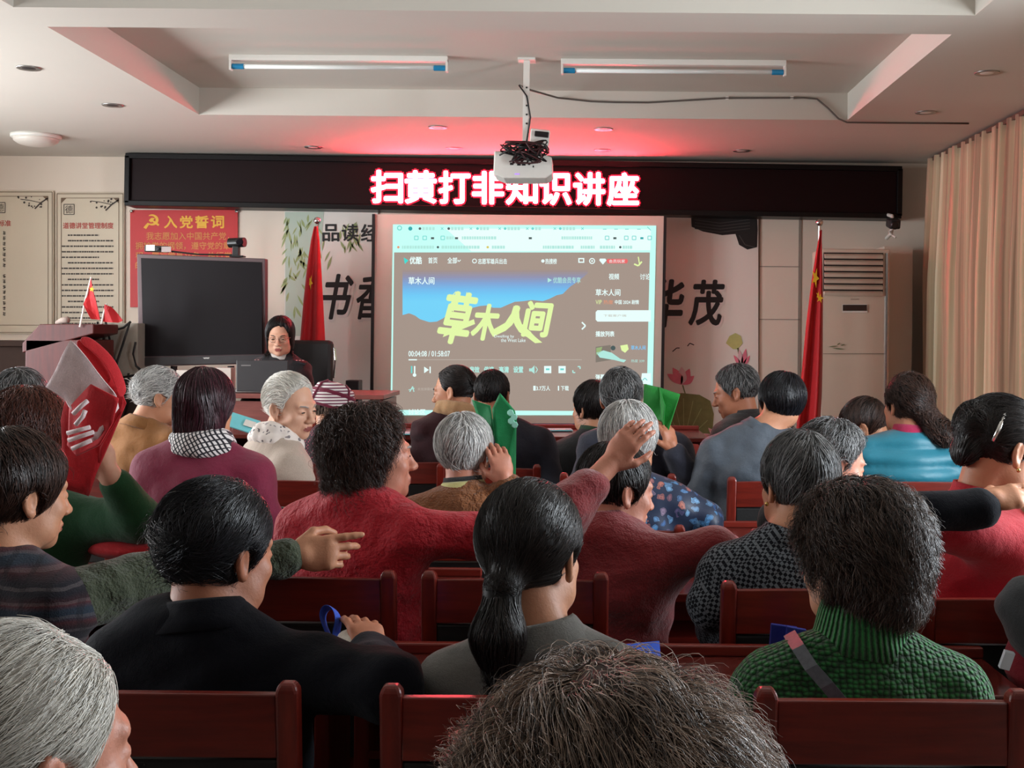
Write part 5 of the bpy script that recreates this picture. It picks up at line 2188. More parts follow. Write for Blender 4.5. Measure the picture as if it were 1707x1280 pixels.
def hd(d, n, curl=(.5, .6, .7, .8), **k):
    return dict(d=np.array(d, float), n=np.array(n, float), curl=curl, **k)


PP = {}
# ---- nearest row
PP['bald'] = person('white haired balding person at the bottom left corner, head turned to the right', (38, 1042, 1.12), yaw=38, pitch=6, skin_='rose',
    hair=dict(t=.006, mat=H_WHITE, wav=.14, jit=.12, front=(.038, .45), slope=.85, cut=.045, n=6500, L=.06, r=.0006, lift=.006, flow=flow_dir((0, -.7, -.5)), bald=[((0.02, .07, .128), (.045, .07, .035))], cell=.005),
    jacket=F_DARKJ, collar=('stand', F_DARKJ, .04), seed=1, age=2)
PP['curlyfront'] = person('person with bushy brown-grey curly hair nearest the camera at the bottom edge', (1018, 1112, 1.12), yaw=0, pitch=2,
    hair=dict(t=.048, mat=H_SALT, ear=False, low=-.115, front=(.07, .35), amp=.007, freq=46, n=15000, L=.095, steps=13, r=.00065, lift=.02, curl=.014, turns=1.2, jit=.10, wav=1.1, wfreq=17, flow=flow_down((.03, .03, .17), .25), cell=.006,
              extra=[('e', (.055, -.02, .045), (.075, .10, .08), .03), ('e', (-.055, -.02, .045), (.075, .10, .08), .03)]),
    jacket=F_DARKJ, collar=('stand', F_DARKJ, .04), seed=2)
# ---- second row: suit, ponytail, green sweater
PP['suit'] = person('man in a dark navy suit with slick black hair, seen from behind', (366, 798, 2.2), yaw=33, pitch=8, hs=1.03, skin_='tan',
    hair=dict(t=.014, mat=H_BLACKB, n=4200, L=.075, r=.0009, lift=.005, flow=flow_dir((.1, -.7, -.55)), cut=.036, slope=.95, front=(.04, .5), cell=.005, amp=.002),
    jacket=F_NAVY, collar=('fold', F_NAVY), sw=.185, fat=1.08, seed=3, nape=(-.01, -.01, .02),
    arms=dict(R=(P(640, 1145, 2.06), P(622, 1098, 2.40), hd((-.25, .5, .45), (.3, -.6, .6), (.9, 1.1, 1.3, 1.4), show=True, sc=.92, cuff=.98))))
PP['pony'] = person('woman in a grey jacket with a low black ponytail, seen from behind in the middle', (888, 800, 2.2), yaw=22, pitch=4, hs=1.03,
    hair=dict(t=.014, mat=H_BLACK, n=5200, L=.10, r=.0008, lift=.004, flow=lambda p: np.where((p[:, 2] < -.055)[:, None] & (p[:, 1] < -.085)[:, None], np.array([[.0, 0, -1.0]]), flow_to((0, -.118, -.04), .05)(p)), wav=.12, front=(.04, .42), cut=.045, slope=.8, steps=9, ear=True, jit=.12, cell=.005,
              extra=[('c', (0, -.10, -.02), (.002, -.122, -.045), .034, .024, .02), ('c', (.002, -.122, -.045), (.006, -.14, -.12), .026, .042, .02), ('c', (.006, -.14, -.12), (.02, -.135, -.20), .040, .030, .02), ('c', (.02, -.135, -.20), (.026, -.12, -.275), .028, .006, .02)]),
    jacket=F_GREYJ, collar=('fold', F_GREYJ), sw=.168, seed=4, torso=5, nape=(.02, 0, -.014))
PP['green'] = person('woman in a green cable knit turtleneck with fluffy dark brown hair', (1428, 803, 2.2), yaw=-36, pitch=4,
    hair=dict(t=.033, mat=H_SALT2, n=8500, L=.085, steps=10, r=.0007, lift=.016, curl=.009, turns=1.5, jit=.2, wav=.6, amp=.005, freq=50, front=(.022, .55), ear=True, cut=.075, slope=.62, flow=flow_down((0, -.02, .16), .4), cell=.0055,
              extra=[('e', (0, -.065, -.045), (.068, .055, .07), .04)]),
    jacket=F_KNIT, collar=('turtle', F_KRIB), sw=.19, fat=1.12, seed=5, fold=.004, nape=(0, 0, -.008))
PP['edge'] = person('person cut off by the right edge, only a dark grey sleeve in view', (1850, 800, 2.6), yaw=-10, hair=dict(mat=H_DGREY, **short), jacket=F_DGREYC, seed=6,
    arms=dict(L=(P(1722, 1010, 2.55), P(1752, 1075, 2.85), hd((.3, .8, -.1), (-.3, 0, 1)))))
# ---- third row
PP['plaid'] = person('person in a plaid coat with dark hair at the left, right arm stretched out pointing', (30, 715, 2.6), yaw=38, pitch=6, hs=1.05,
    hair=dict(t=.016, mat=H_DBROWN, n=3600, L=.08, r=.001, lift=.006, ear=True, cut=.05, slope=.8, front=(.045, .5), flow=flow_down((0, -.04, .14), .5), cell=.0055),
    jacket=F_PLAID, sleeve={'R': F_OLIVE}, sw=.185, fat=1.1, seed=7, torso=20, fold=.006,
    arms=dict(R=(P(292, 948, 2.72), P(482, 928, 2.78), hd((1, .05, .12), (.0, -1, .25), (.2, 1.4, 2.0, 2.3), show=True, sc=1.02, thumb=-1, tcurl=.45, cuff=.98, spread=.02))))
PP['redcurly'] = person('woman in a bright red jacket with big dark curly hair, face turned to the right', (622, 674, 3.15), yaw=66, pitch=-2, skin_='rose',
    hair=dict(t=.020, mat=H_DBROWN, n=7000, L=.10, steps=11, r=.0009, lift=.016, curl=.011, turns=2.0, wav=.5, jit=.35, amp=.006, freq=44, ear=False, low=-.27, front=(.02, .42), face=.12, flow=flow_down((0, -.02, .14), .9), cell=.006,
              extra=[('e', (0, -.06, -.13), (.078, .065, .12), .05), ('e', (.05, -.03, -.13), (.035, .055, .10), .04), ('e', (-.05, -.03, -.13), (.035, .055, .10), .04)]),
    jacket=F_RED, sw=.185, fat=1.1, seed=8, torso=18, fold=.006, age=2, nape=(-.02, 0, .03),
    arms=dict(R=(P(800, 895, 3.1), P(905, 935, 3.3), hd((.7, .6, 0), (0, 0, 1)))))
PP['redwave'] = person('person in dark red velvet waving a raised left hand', (1030, 738, 3.25), yaw=62, pitch=10, skin_='rose',
    hair=dict(t=.010, mat=H_BLACK, n=2400, L=.06, r=.0012, front=(.035, .5), cut=.035, cell=.006),
    jacket=F_RED2, sw=.175, fat=1.12, seed=9, torso=15, fold=.007, nape=(-.035, 0, .04),
    arms=dict(L=(P(948, 850, 2.95), P(1012, 778, 3.0), hd((.6, -.05, .78), (-.35, -.9, .1), (.9, .8, .8, .9), show=True, sc=.9, cuff=.5, spread=.04)),
              R=(P(1192, 915, 3.15), P(1236, 925, 3.4), hd((.4, .8, -.1), (0, 0, 1)))))
PP['hound'] = person('woman in a black and grey houndstooth sweater with thin grey hair, seen from behind', (1330, 718, 3.06), yaw=-18, pitch=4, hs=1.04,
    hair=dict(t=.013, mat=H_DGREY, n=3400, L=.07, r=.001, lift=.006, front=(.035, .5), cut=.04, slope=.9, flow=flow_down((.01, -.05, .13), .5), cell=.0055),
    jacket=F_HOUND, collar=('stand', F_HOUND, .03), sw=.18, fat=1.1, seed=10, fold=.004, nape=(-.03, 0, 0),
    arms=dict(L=(P(1184, 1010, 3.0), P(1190, 1065, 3.2), hd((.3, .8, -.3), (0, 0, 1)))))
PP['redvest'] = person('woman in a red vest with black hair and silver clip at the right edge', (1672, 662, 3.1), yaw=72, pitch=22, hs=1.06,
    hair=dict(t=.010, mat=H_BLACK, n=3600, L=.10, r=.001, lift=.004, front=(.03, .45), cut=.04, slope=.8, flow=flow_to((0, -.115, .02), .05), jit=.1, cell=.0055,
              extra=[('e', (0, -.115, .03), (.045, .034, .05), .015), ('e', (0, -.10, -.04), (.04, .028, .04), .02)]),
    jacket=F_REDV, sleeve={'R': F_NAVY}, sw=.165, fat=1.12, seed=11, torso=74, lean=.20, age=0, nape=(-.03, -.0, .0), collar=('stand', F_REDV, .05),
    arms=dict(R=(P(1530, 860, 2.84), P(1632, 838, 2.82), hd((1, .1, .18), (-.1, -.55, .8), (.5, .7, .9, 1.0), show=True, thumb=-1, cuff=.98, fore=True)),
              L=(P(1720, 900, 3.2), P(1760, 850, 3.0), hd((.3, 0, .9), (0, -1, 0)))))
PP['greenarm'] = person('person in dark green with wavy auburn hair, right arm raised with a red bag', (48, 645, 3.3), yaw=5, pitch=4,
    hair=dict(t=.028, mat=H_AUB, n=3600, L=.08, r=.0011, lift=.01, curl=.004, ear=False, low=-.10, front=(.05, .4), amp=.004, freq=50, flow=flow_down((0, -.03, .15), .4), cell=.006),
    jacket=F_GREEN, sw=.18, seed=12, fold=.005, skin_='pale',
    arms=dict(R=(P(236, 866, 3.2), P(184, 792, 3.12), hd((-.45, -.05, .85), (.4, -.8, .2), (1.0, 1.1, 1.2, 1.3), show=True, sc=1.0, cuff=.8))))
# ---- fourth row
PP['burg'] = person('woman in a burgundy coat with a short burgundy bob and check scarf, seen from behind', (344, 613, 4.1), yaw=8, pitch=6,
    hair=dict(t=.020, mat=H_BURG, n=2600, L=.10, steps=8, r=.0014, lift=.004, ear=False, low=-.125, front=(.04, .4), flow=flow_down((0, -.02, .15), 1.0), jit=.08, cell=.006,
              extra=[('e', (0, -.05, -.06), (.085, .06, .09), .04)]),
    jacket=F_BURG, collar=('scarf', F_SCARFBW), sw=.20, fat=1.15, seed=13, fold=.006)
PP['brownfleece'] = person('grey haired person in a brown fleece with pale yellow collar, raising a green bag', (776, 688, 4.1), yaw=18, pitch=5, skin_='rose',
    hair=dict(t=.018, mat=H_SILV, n=2600, L=.07, r=.0013, lift=.007, front=(.035, .5), cut=.055, slope=.75, flow=flow_down((0, -.05, .13), .6), cell=.006),
    jacket=F_BROWNF, collar=('fold', F_YEL, 0, (F_BLK, .055)), sw=.19, fat=1.1, seed=14,
    arms=dict(R=(P(890, 865, 4.1), P(846, 806, 4.02), hd((-.25, .1, .9), (.3, -.9, .1), (1.0, 1.1, 1.2, 1.3), show=True))))
PP['floral'] = person('woman in a blue floral coat with straight grey bob hair, seen from behind', (1050, 668, 4.1), yaw=24, pitch=8,
    hair=dict(t=.021, mat=H_SILV, n=2800, L=.09, r=.0013, lift=.007, ear=False, low=-.08, front=(.02, .45), flow=flow_down((0, -.05, .14), .7), cell=.006),
    jacket=F_FLOR, collar=('stand', F_FLOR, .04), sw=.19, fat=1.12, seed=15, fold=.006, nape=(.0, 0, 0),
    arms=dict(R=(P(1178, 870, 4.05), P(1195, 905, 4.25), hd((0, 1, 0), (0, 0, 1)))))
PP['greyprofile'] = person('grey haired person seen in right profile behind the houndstooth woman, looking down', (1390, 700, 4.03), yaw=76, pitch=18, hs=1.07, skin_='rose', age=2,
    hair=dict(t=.013, mat=H_DGREY, n=2600, L=.07, r=.0012, lift=.012, curl=.003, front=(.012, .42), cut=.02, flow=flow_down((0, -.03, .14), .4), cell=.006),
    jacket=F_BLACKC, seed=16, torso=40, nape=(-.03, 0, 0))
PP['greyback'] = person('person at the far left of whom only the top of a grey-black head shows', (38, 613, 4.5), yaw=10, pitch=0,
    hair=dict(t=.014, mat=H_DGREY, n=1800, L=.07, r=.0014, lift=.006, flow=flow_down((0, -.04, .13), .5)), jacket=F_BLACKC, seed=17)
# ---- fifth row
PP['tan'] = person('grey haired man in a tan coat turned right, face partly behind the burgundy bob', (268, 612, 5.5), yaw=66, pitch=10, age=2, hs=1.06,
    hair=dict(t=.012, mat=H_SILV, n=1800, L=.06, r=.0015, front=(.025, .5), cut=.035, flow=flow_dir((0, -.7, -.4))),
    jacket=F_TAN, collar=('fold', F_TAN), sw=.2, fat=1.15, seed=18, torso=15, nape=(-.06, 0, .01))
PP['oldlady'] = person('elderly white haired woman in a cream coat, turned so that her face shows', (486, 622, 5.0), yaw=118, pitch=10, roll=4, hs=1.08, age=2, skin_='pale',
    hair=dict(t=.012, mat=H_WHITE, n=2400, L=.08, r=.0013, lift=.006, front=(.02, .38), cut=.055, slope=.7, ear=True, flow=flow_dir((0, -.75, -.45)), jit=.12),
    jacket=F_CREAM, collar=('scarf', F_SCARFW, 1), sw=.18, fat=1.1, seed=19, torso=52, nape=(-.03, 0, 0))
PP['hat'] = person('person in a white hat with dark red bands and a dotted burgundy top', (556, 640, 6.0), yaw=52, pitch=12, hair=dict(t=.008, mat=H_SALT, n=900, L=.05, r=.0016, cut=.06, slope=.7), jacket=F_DOT, seed=20, torso=20)
PP['scarf'] = person('woman with slicked back black hair and a beige scarf, in left profile before the screen', (757, 610, 6.1), yaw=-72, pitch=8, hs=1.04, age=1,
    hair=dict(t=.006, mat=H_BLACK, n=1800, L=.08, r=.0013, lift=.002, front=(.015, .5), cut=.03, flow=flow_dir((0, -.8, -.3)), jit=.08),
    jacket=F_DKBURG, collar=('scarf', F_BEIGE), sw=.18, fat=1.1, seed=21, torso=-15, nape=(.0, 0, .02))
PP['cropback'] = person('man with cropped black hair in a dark navy jacket behind the green bag', (822, 617, 5.7), yaw=14, pitch=6, hs=1.0, skin_='tan',
    hair=dict(t=.005, mat=H_BLACK, n=1500, L=.025, r=.0012, lift=.004, cut=.035), jacket=F_NAVY2, collar=('stand', F_NAVY2, .04), sw=.2, fat=1.15, seed=22, nape=(.05, 0, .0),
    arms=dict(R=(P(925, 815, 5.6), P(950, 860, 5.8), hd((.3, .9, 0), (0, 0, 1)))))
PP['blackcoat'] = person('woman with wavy black hair in a black coat, head turned left, before the screen corner', (988, 634, 5.95), yaw=-42, pitch=4, hs=1.06,
    hair=dict(t=.014, mat=H_BLACK, n=1600, L=.07, r=.0015, lift=.006, ear=False, low=-.09, front=(.03, .45)), jacket=F_BLACKC, collar=('stand', F_GCOL, .05), seed=23, nape=(-.0, 0, 0))
PP['navyman'] = person('grey haired man in a dark blue jacket from behind, holding up a green bag', (1036, 613, 5.3), yaw=4, pitch=4, hs=1.05, skin_='tan',
    hair=dict(t=.012, mat=H_DGREY, n=2200, L=.05, r=.0014, lift=.008, cut=.035, jit=.4), jacket=F_NAVY2, collar=('stand', F_NAVY2, .04), sw=.215, fat=1.2, seed=24, nape=(.06, 0, 0),
    arms=dict(R=(P(1160, 835, 5.15), P(1124, 752, 5.1), hd((-.3, .1, .9), (.6, -.7, .2), (1.0, 1.1, 1.2, 1.3), show=True))))
PP['profileman'] = person('man with short greying hair in left profile, looking down at a phone', (1226, 608, 5.9), yaw=-76, pitch=16, hs=1.05, skin_='tan', age=2,
    hair=dict(t=.010, mat=H_DGREY, n=1800, L=.035, r=.0013, lift=.006, front=(.028, .52), cut=.03), jacket=F_DARKJ, collar=('stand', F_DARKJ, .05), sw=.19, fat=1.1, seed=25, torso=-40, nape=(.03, 0, 0),
    arms=dict(L=(P(1185, 850, 5.6), P(1168, 788, 5.5), hd((-.55, .2, .55), (.3, -.8, .4), (.9, 1.0, 1.1, 1.1), show=True)),
              R=(P(1110, 850, 6.0), P(1140, 790, 5.75), hd((-.2, 0, .8), (0, -.9, .2)))))
PP['steel'] = person('woman with glossy black hair in a steel blue jacket, seen from behind', (1302, 619, 5.1), yaw=-20, pitch=6, hs=1.04,
    hair=dict(t=.014, mat=H_BLACKB, n=2400, L=.09, r=.0014, lift=.005, ear=True, front=(.035, .45), cut=.055, slope=.75, bald=[((.03, -.035, .128), (.026, .04, .016))], flow=flow_down((.03, -.02, .14), .8), jit=.12), jacket=F_STEEL, collar=('stand', F_STEEL, .03), sw=.22, fat=1.2, seed=26, fold=.007,
    nape=(-.10, 0, .02))
PP['bowed'] = person('person with smooth dark brown hair bowing the head to the left beside the teal jacket', (1442, 664, 5.6), yaw=-62, pitch=40, hs=1.04,
    hair=dict(t=.014, mat=H_DBROWN, n=2000, L=.08, r=.0014, lift=.003, ear=True, front=(.045, .45), cut=.03, flow=flow_dir((0, .7, -.25)), jit=.1), jacket=F_PINK, seed=27, torso=-20, nape=(.02, .02, .02))
PP['teal'] = person('woman in a teal padded jacket with a long curly dark ponytail', (1512, 622, 5.1), yaw=-22, pitch=2, hs=1.02,
    hair=dict(t=.015, mat=H_DBROWN, n=2600, L=.10, r=.0015, lift=.008, curl=.005, jit=.2, ear=True, front=(.035, .45), cut=.05, slope=.75, flow=flow_to((.04, -.12, -.05), .25), amp=.004, freq=60,
              extra=[('c', (.02, -.10, -.04), (.07, -.13, -.12), .04, .05, .03), ('c', (.07, -.13, -.12), (.08, -.13, -.19), .05, .042, .03), ('c', (.08, -.13, -.19), (.05, -.13, -.25), .036, .012, .02)]),
    jacket=F_TEAL, collar=('stand', F_PINK, .05), sw=.21, fat=1.2, seed=28, quilt=.075, fold=.004)
# ---- presenter
PP['presenter'] = person('young woman presenter with glasses in a black uniform behind the laptop', (467, 527, 8.3), yaw=174, pitch=10, hs=1.08, age=0, skin_='pale', stage=.30,
    hair=dict(t=.014, mat=H_BLACK, n=1800, L=.12, r=.0014, lift=.003, ear=False, low=-.085, front=(.045, .20), face=.115, extra=[('e', (.067, -.012, -.03), (.018, .048, .066), .02), ('e', (-.067, -.012, -.03), (.018, .048, .066), .02)], flow=flow_down((0, .0, .15), 1.0), jit=.08), jacket=F_UNI, collar=('stand', F_WHITE, .06), sw=.17, seed=29, torso=180,
    sit=.46)
q = PP['presenter']
m = MB()
gm = plain('glasses_wire', (150, 120, 110), .3, .8)
for s in (-1, 1):
    pts = []
    for k in range(17):
        a = 2 * math.pi * k / 16
        pts.append(q['M'][1] + q['M'][0] @ np.array([s * .033 + .022 * math.cos(a), .105, -.004 + .018 * math.sin(a)]))
    m.tube(pts, .0016, gm, 6)
    m.tube([q['M'][1] + q['M'][0] @ np.array(p_) for p_ in ((s * .055, .104, .0), (s * .078, .06, .004), (s * .08, -.01, 0))], .0015, gm, 6)
m.tube([q['M'][1] + q['M'][0] @ np.array(p_) for p_ in ((-.011, .106, .0), (0, .11, .003), (.011, .106, .0))], .0016, gm, 6)
m.build('glasses', q['t'], q['b'], True)
for s in (-1, 1):
    m = MB()
    c_ = q['sh'][s] + np.array([0, -.05, .055])
    m.box(c_, (.085, .05, .012), plain('epaulette', (16, 15, 20), .5), rotm(.3, s * -.25, 0))
    for k in (-1, 0, 1):
        m.lathe([(.006, 0), (.008, .004), (.002, .006)], c_ + np.array([k * .022, -.012, .006]), plain('epaulette_badge', (220, 170, 170), .4, .3), 8)
    m.build('epaulette', q['t'], q['b'])

# striped hat
q = PP['hat']
n = NT('striped_hat_cloth').set(.8)
co = n.coord()
sx = n.n('ShaderNodeSeparateXYZ')
n.l(co, sx.inputs[0])
s_ = n.math('GREATER_THAN', n.math('SINE', n.math('MULTIPLY', sx.outputs[2], 420)), -.1)
n.base(n.mix(s_, lin((120, 62, 84)), lin((226, 220, 216))))
HB = fabric('hat_band', (122, 28, 58), .8, .1)
m = MB()
RR = q['M'][0] @ rotm(-.12)
c_ = q['M'][1] + q['M'][0] @ np.array([0, -.015, .045])
m.lathe([(.112, -.045), (.110, -.02), (.103, .02), (.098, .022)], c_, n.m, 32, RR, 1, 1.1)
m.lathe([(.098, .030), (.086, .062), (.055, .082), (.001, .09)], c_, n.m, 32, RR, 1, 1.1)
hat = m.build('hat', q['t'], q['b'], True)
m = MB()
m.lathe([(.1035, .012), (.1035, .032), (.097, .036)], c_, HB, 32, RR, 1, 1.1)
m.lathe([(.115, -.052), (.116, -.044), (.111, -.04)], c_, HB, 32, RR, 1, 1.1)
for a in (0.3, 1.87, 3.44, 5.0):
    pth = []
    for (r_, z_) in ((.114, -.045), (.111, -.01), (.104, .02), (.092, .058), (.058, .083)):
        pth.append(c_ + RR @ np.array([r_ * math.cos(a), 1.1 * r_ * math.sin(a), z_]))
    m.tube(pth, .006, HB, 6)
o = m.build('hat_band', hat, None, True)
o.location = (0, 0, 0)
for v_ in o.data.vertices:
    v_.co -= Vector(q['b'])

# hair tie, clip, earrings, strap, cuff
q = PP['pony']
m = MB()
c_ = np.array([.002, -.124, -.048])
pts = [q['M'][1] + q['M'][0] @ ((c_ + np.array([.026 * math.cos(a), .008 * math.sin(a), .024 * math.sin(a)])) * 1.03) for a in np.linspace(0, 6.28, 15)]
m.tube(pts, .005, F_BLK, 8)
m.build('hair_tie', q['t'], q['b'], True)
q = PP['redvest']
m = MB()
pts = [q['M'][1] + q['M'][0] @ (np.array(p_) * 1.06) for p_ in ((.070, -.085, -.005), (.072, -.082, .03), (.062, -.074, .07), (.045, -.065, .098))]
m.tube(pts, [.004, .006, .006, .004], plain('silver_clip', (226, 224, 220), .2, .9), 8)
m.build('hair_clip', q['t'], q['b'], True)
for key, s in (('redvest', 1), ('hound', -1), ('steel', -1)):
    q = PP[key]
    m = MB()
    c_ = q['M'][1] + q['M'][0] @ (np.array([s * .086, -.004, -.046]) * q['hs'])
    m.lathe([(.001, -.006), (.005, -.003), (.005, .003), (.001, .006)], c_, plain('gold_earring', (216, 180, 110), .25, .9), 10)
    m.build('earring', q['t'], q['b'], True)
q = PP['green']
m = MB()
pts = []
for (u, v, Y) in ((1316, 1056, 2.18), (1330, 1078, 2.10), (1352, 1112, 2.055), (1378, 1142, 2.035), (1410, 1180, 2.03)):
    pts.append(P(u, v, Y))
V, Fs = [], []
for i, p in enumerate(pts):
    for (dx, dy, dz) in ((-.010, 0, -.006), (.010, -.003, .006), (.010, .003, .006), (-.010, .006, -.006)):
        V.append(p + np.array([dx, dy, dz]))
for i in range(len(pts) - 1):
    for k in range(4):
        Fs.append((i * 4 + k, i * 4 + (k + 1) % 4, i * 4 + 4 + (k + 1) % 4, i * 4 + 4 + k))
m.add(V, Fs, plain('strap_grey', (78, 82, 90), .5, scale=120, var=.4))
m.build('bag_strap', q['t'], q['b'])
# ------------------------------------------------------------------ chairs
CH = [
    (-.675, 1.96, .945, .45, 'wooden chair at lower left with black back, behind the navy suit'),
    (-.095, 1.96, .942, .45, 'wooden chair at bottom centre behind the grey jacket, half hidden by curly hair'),
    (.50, 1.96, .942, .44, 'wooden chair at lower right behind the green turtleneck'),
    (-.665, 2.86, .948, .46, 'wooden chair in the second row behind the bright red jacket'),
    (-.155, 2.86, .948, .44, 'wooden chair in the second row behind the dark red velvet, beside the ponytail'),
    (.555, 2.82, .938, .46, 'wooden chair in the second row behind the houndstooth sweater'),
    (1.02, 2.80, .925, .48, 'wide dark chair in the second row under the red vest'),
    (-1.22, 2.33, .905, .45, 'wooden chair under the plaid coat at the left edge'),
    (.10, 3.86, .905, .46, 'wooden chair in the third row behind the blue floral coat'),
    (.76, 3.80, .905, .46, 'wooden chair in the third row between floral coat and houndstooth sweater'),
    (-.40, 3.86, .905, .46, 'wooden chair in the third row behind the brown fleece'),
    (-1.28, 3.86, .905, .48, 'wooden chair in the third row behind the burgundy coat'),
    (-1.62, 3.05, .905, .46, 'wooden chair under the dark green top at the left'),
    (.15, 5.04, .935, .485, 'wooden chair in the fourth row behind the dark blue jacket'),
    (.83, 4.86, .945, .49, 'wooden chair in the fourth row behind the steel blue jacket'),
    (1.40, 4.80, .955, .66, 'wide wooden chair in the fourth row behind the teal jacket'),
    (-.42, 5.45, .925, .47, 'wooden chair in the fourth row behind the cropped navy man'),
    (-1.20, 4.75, .945, .48, 'wooden chair in the fourth row behind the cream coat'),
    (-1.95, 5.25, .905, .48, 'wooden chair in the fourth row behind the tan coat'),
    (-.64, 5.85, .905, .47, 'wooden chair in the front row behind the beige scarf'),
    (.75, 5.65, .905, .47, 'wooden chair in the front row behind the charcoal jacket'),
    (1.32, 5.40, .905, .47, 'wooden chair in the front row behind the bowed head'),
    (-1.24, 5.75, .905, .47, 'wooden chair in the front row behind the dotted top'),
]
for (x, y, top, wd, lab) in CH:
    chair(x, y, lab, wd, top)

# ------------------------------------------------------------------ desks
M_BAG = None
for (x0, x1, y0, y1, z, lab) in (
    (-.47, .90, 2.40, 2.70, .79, 'long desk in front of the grey jacket and the green turtleneck, with blue papers'),
    (-1.86, -.49, 2.40, 2.66, .79, 'long desk in front of the navy suit at the left'),
    (-1.70, -.30, 3.36, 3.64, .775, 'long desk of the second row at the left, with the red printed bag'),
    (-.28, 1.10, 3.40, 3.68, .775, 'long desk of the second row at the right'),
    (-1.70, -.30, 4.36, 4.62, .775, 'long desk of the third row at the left'),
    (-.28, 1.55, 4.36, 4.62, .775, 'long desk of the third row at the right'),
    (-2.1, .70, 6.62, 7.22, .95, 'front desk before the stage with cyan papers'),
):
    desk(x0, x1, y0, y1, lab, z)


# ------------------------------------------------------------------ bags and small things
def cloth(name, pts, mat, parent, b, cuts=5, thick=.003, amp=.006, freq=40, seed=0):
    bm = bmesh.new()
    vs = [bm.verts.new(Vector(np.asarray(p) - b)) for p in pts]
    bm.faces.new(vs)
    bmesh.ops.triangulate(bm, faces=bm.faces)
    bmesh.ops.subdivide_edges(bm, edges=bm.edges, cuts=cuts, use_grid_fill=True)
    bm.normal_update()
    w_ = waves(seed + 50, freq)
    co = np.array([v.co[:] for v in bm.verts])
    dd = w_(co) * amp
    for v, d in zip(bm.verts, dd):
        v.co.y += d
    me = bpy.data.meshes.new(name)
    bm.to_mesh(me)
    bm.free()
    me.materials.append(mat)
    me.polygons.foreach_set('use_smooth', [True] * len(me.polygons))
    o = bpy.data.objects.new(name, me)
    C.objects.link(o)
    o.parent = parent
    md = o.modifiers.new('thickness', 'SOLIDIFY')
    md.thickness = thick
    return o


F_BAGR = fabric('red_nonwoven', (214, 24, 36), .7, .06, weave=500, bump=.2)
F_BAGW = fabric('pale_print', (252, 226, 226), .7, .04, weave=500, bump=.2)
F_BAGG = fabric('green_nonwoven', (10, 150, 84), .6, .06, weave=500, bump=.2)
F_BAGG2 = fabric('leaf_green_nonwoven', (24, 150, 50), .6, .06, weave=500, bump=.2)
F_BLUE = fabric('blue_nonwoven', (30, 84, 206), .6, .06, weave=500, bump=.15)
Yb = 3.02
t = thing('tote_bag', 'red cloth bag with pale printing swung up in a raised hand at the left', 'bag', P(150, 820, Yb))
b = np.array(t.location)
cloth('back_panel', [P(130, 566, Yb + .05), P(178, 600, Yb + .05), P(213, 672, Yb + .05), P(168, 745, Yb + .05), P(162, 790, Yb + .06), P(150, 826, Yb + .06), P(108, 812, Yb + .05), P(104, 700, Yb + .06)], F_BAGR, t, b, 5, amp=.012, seed=1)
cloth('front_panel', [P(118, 567, Yb - .02), P(75, 645, Yb - .03), P(106, 664, Yb - .03), P(126, 700, Yb - .02), P(158, 742, Yb - .04), P(200, 680, Yb - .02), P(196, 660, Yb - .03), P(158, 616, Yb - .04)], F_BAGW, t, b, 5, amp=.008, seed=2)
cloth('printed_side', [P(118, 678, Yb - .02), P(152, 640, Yb - .05), P(198, 664, Yb - .05), P(190, 704, Yb - .04), P(166, 742, Yb - .05), P(128, 760, Yb - .03), P(112, 742, Yb - .02)], F_BAGR, t, b, 5, amp=.008, seed=3)
m = MB()
for (pts, wd) in ((((122, 690), (136, 676), (146, 668)), 4), (((126, 708), (138, 694), (142, 684)), 4), (((112, 722), (150, 712)), 3), (((114, 734), (156, 720)), 3), (((120, 748), (152, 734)), 3)):
    m.tube([P(u, v, Yb - .066) for u, v in pts], .006, F_BAGW, 6)
m.build('pale_lettering', t, b, True)
for pts in (((134, 562), (160, 580), (186, 606), (200, 640), (205, 662)), ((128, 566), (152, 592), (170, 618), (182, 640))):
    V, Fs = [], []
    for (u, v) in pts:
        V += [P(u - 8, v + 6, Yb), P(u + 8, v - 6, Yb + .02)]
    for i in range(len(pts) - 1):
        Fs.append((2 * i, 2 * i + 1, 2 * i + 3, 2 * i + 2))
    o = mesh_obj('handle', V, Fs, F_BAGR, t, None, True, b)
    md = o.modifiers.new('thickness', 'SOLIDIFY')
    md.thickness = .004
    md2 = o.modifiers.new('sub', 'SUBSURF')
    md2.levels = 2
    md2.render_levels = 2

# green bag held by the brown fleece
Yg = 4.12
t = thing('tote_bag', 'emerald green cloth bag held up beside the silver haired head', 'bag', P(830, 805, Yg))
b = np.array(t.location)
cloth('side_panel', [P(787, 666, Yg + .06), P(818, 676, Yg + .04), P(824, 720, Yg + .03), P(820, 760, Yg + .04), P(798, 700, Yg + .08)], F_BAGG, t, b, 4, amp=.006, seed=4)
cloth('front_panel', [P(833, 655, Yg), P(820, 682, Yg + .01), P(826, 742, Yg), P(828, 786, Yg - .03), P(838, 803, Yg - .03), P(860, 800, Yg - .02), P(861, 700, Yg), P(858, 684, Yg + .01)], F_BAGG, t, b, 5, amp=.008, seed=5)
cloth('handle', [P(822, 776, Yg - .05), P(832, 772, Yg - .06), P(856, 794, Yg - .05), P(846, 806, Yg - .05), P(828, 806, Yg - .05)], F_BAGG, t, b, 3, amp=.008, seed=6)
f = MB()
for (u, v) in ((851, 688), (857, 695), (852, 702), (858, 708)):
    f.lathe([(.012, 0), (.010, .002)], P(u, v, Yg - .025), plain('bag_print_pale', (150, 222, 200), .6), 7, rotm(math.pi / 2))
f.build('pale_print', t, b)
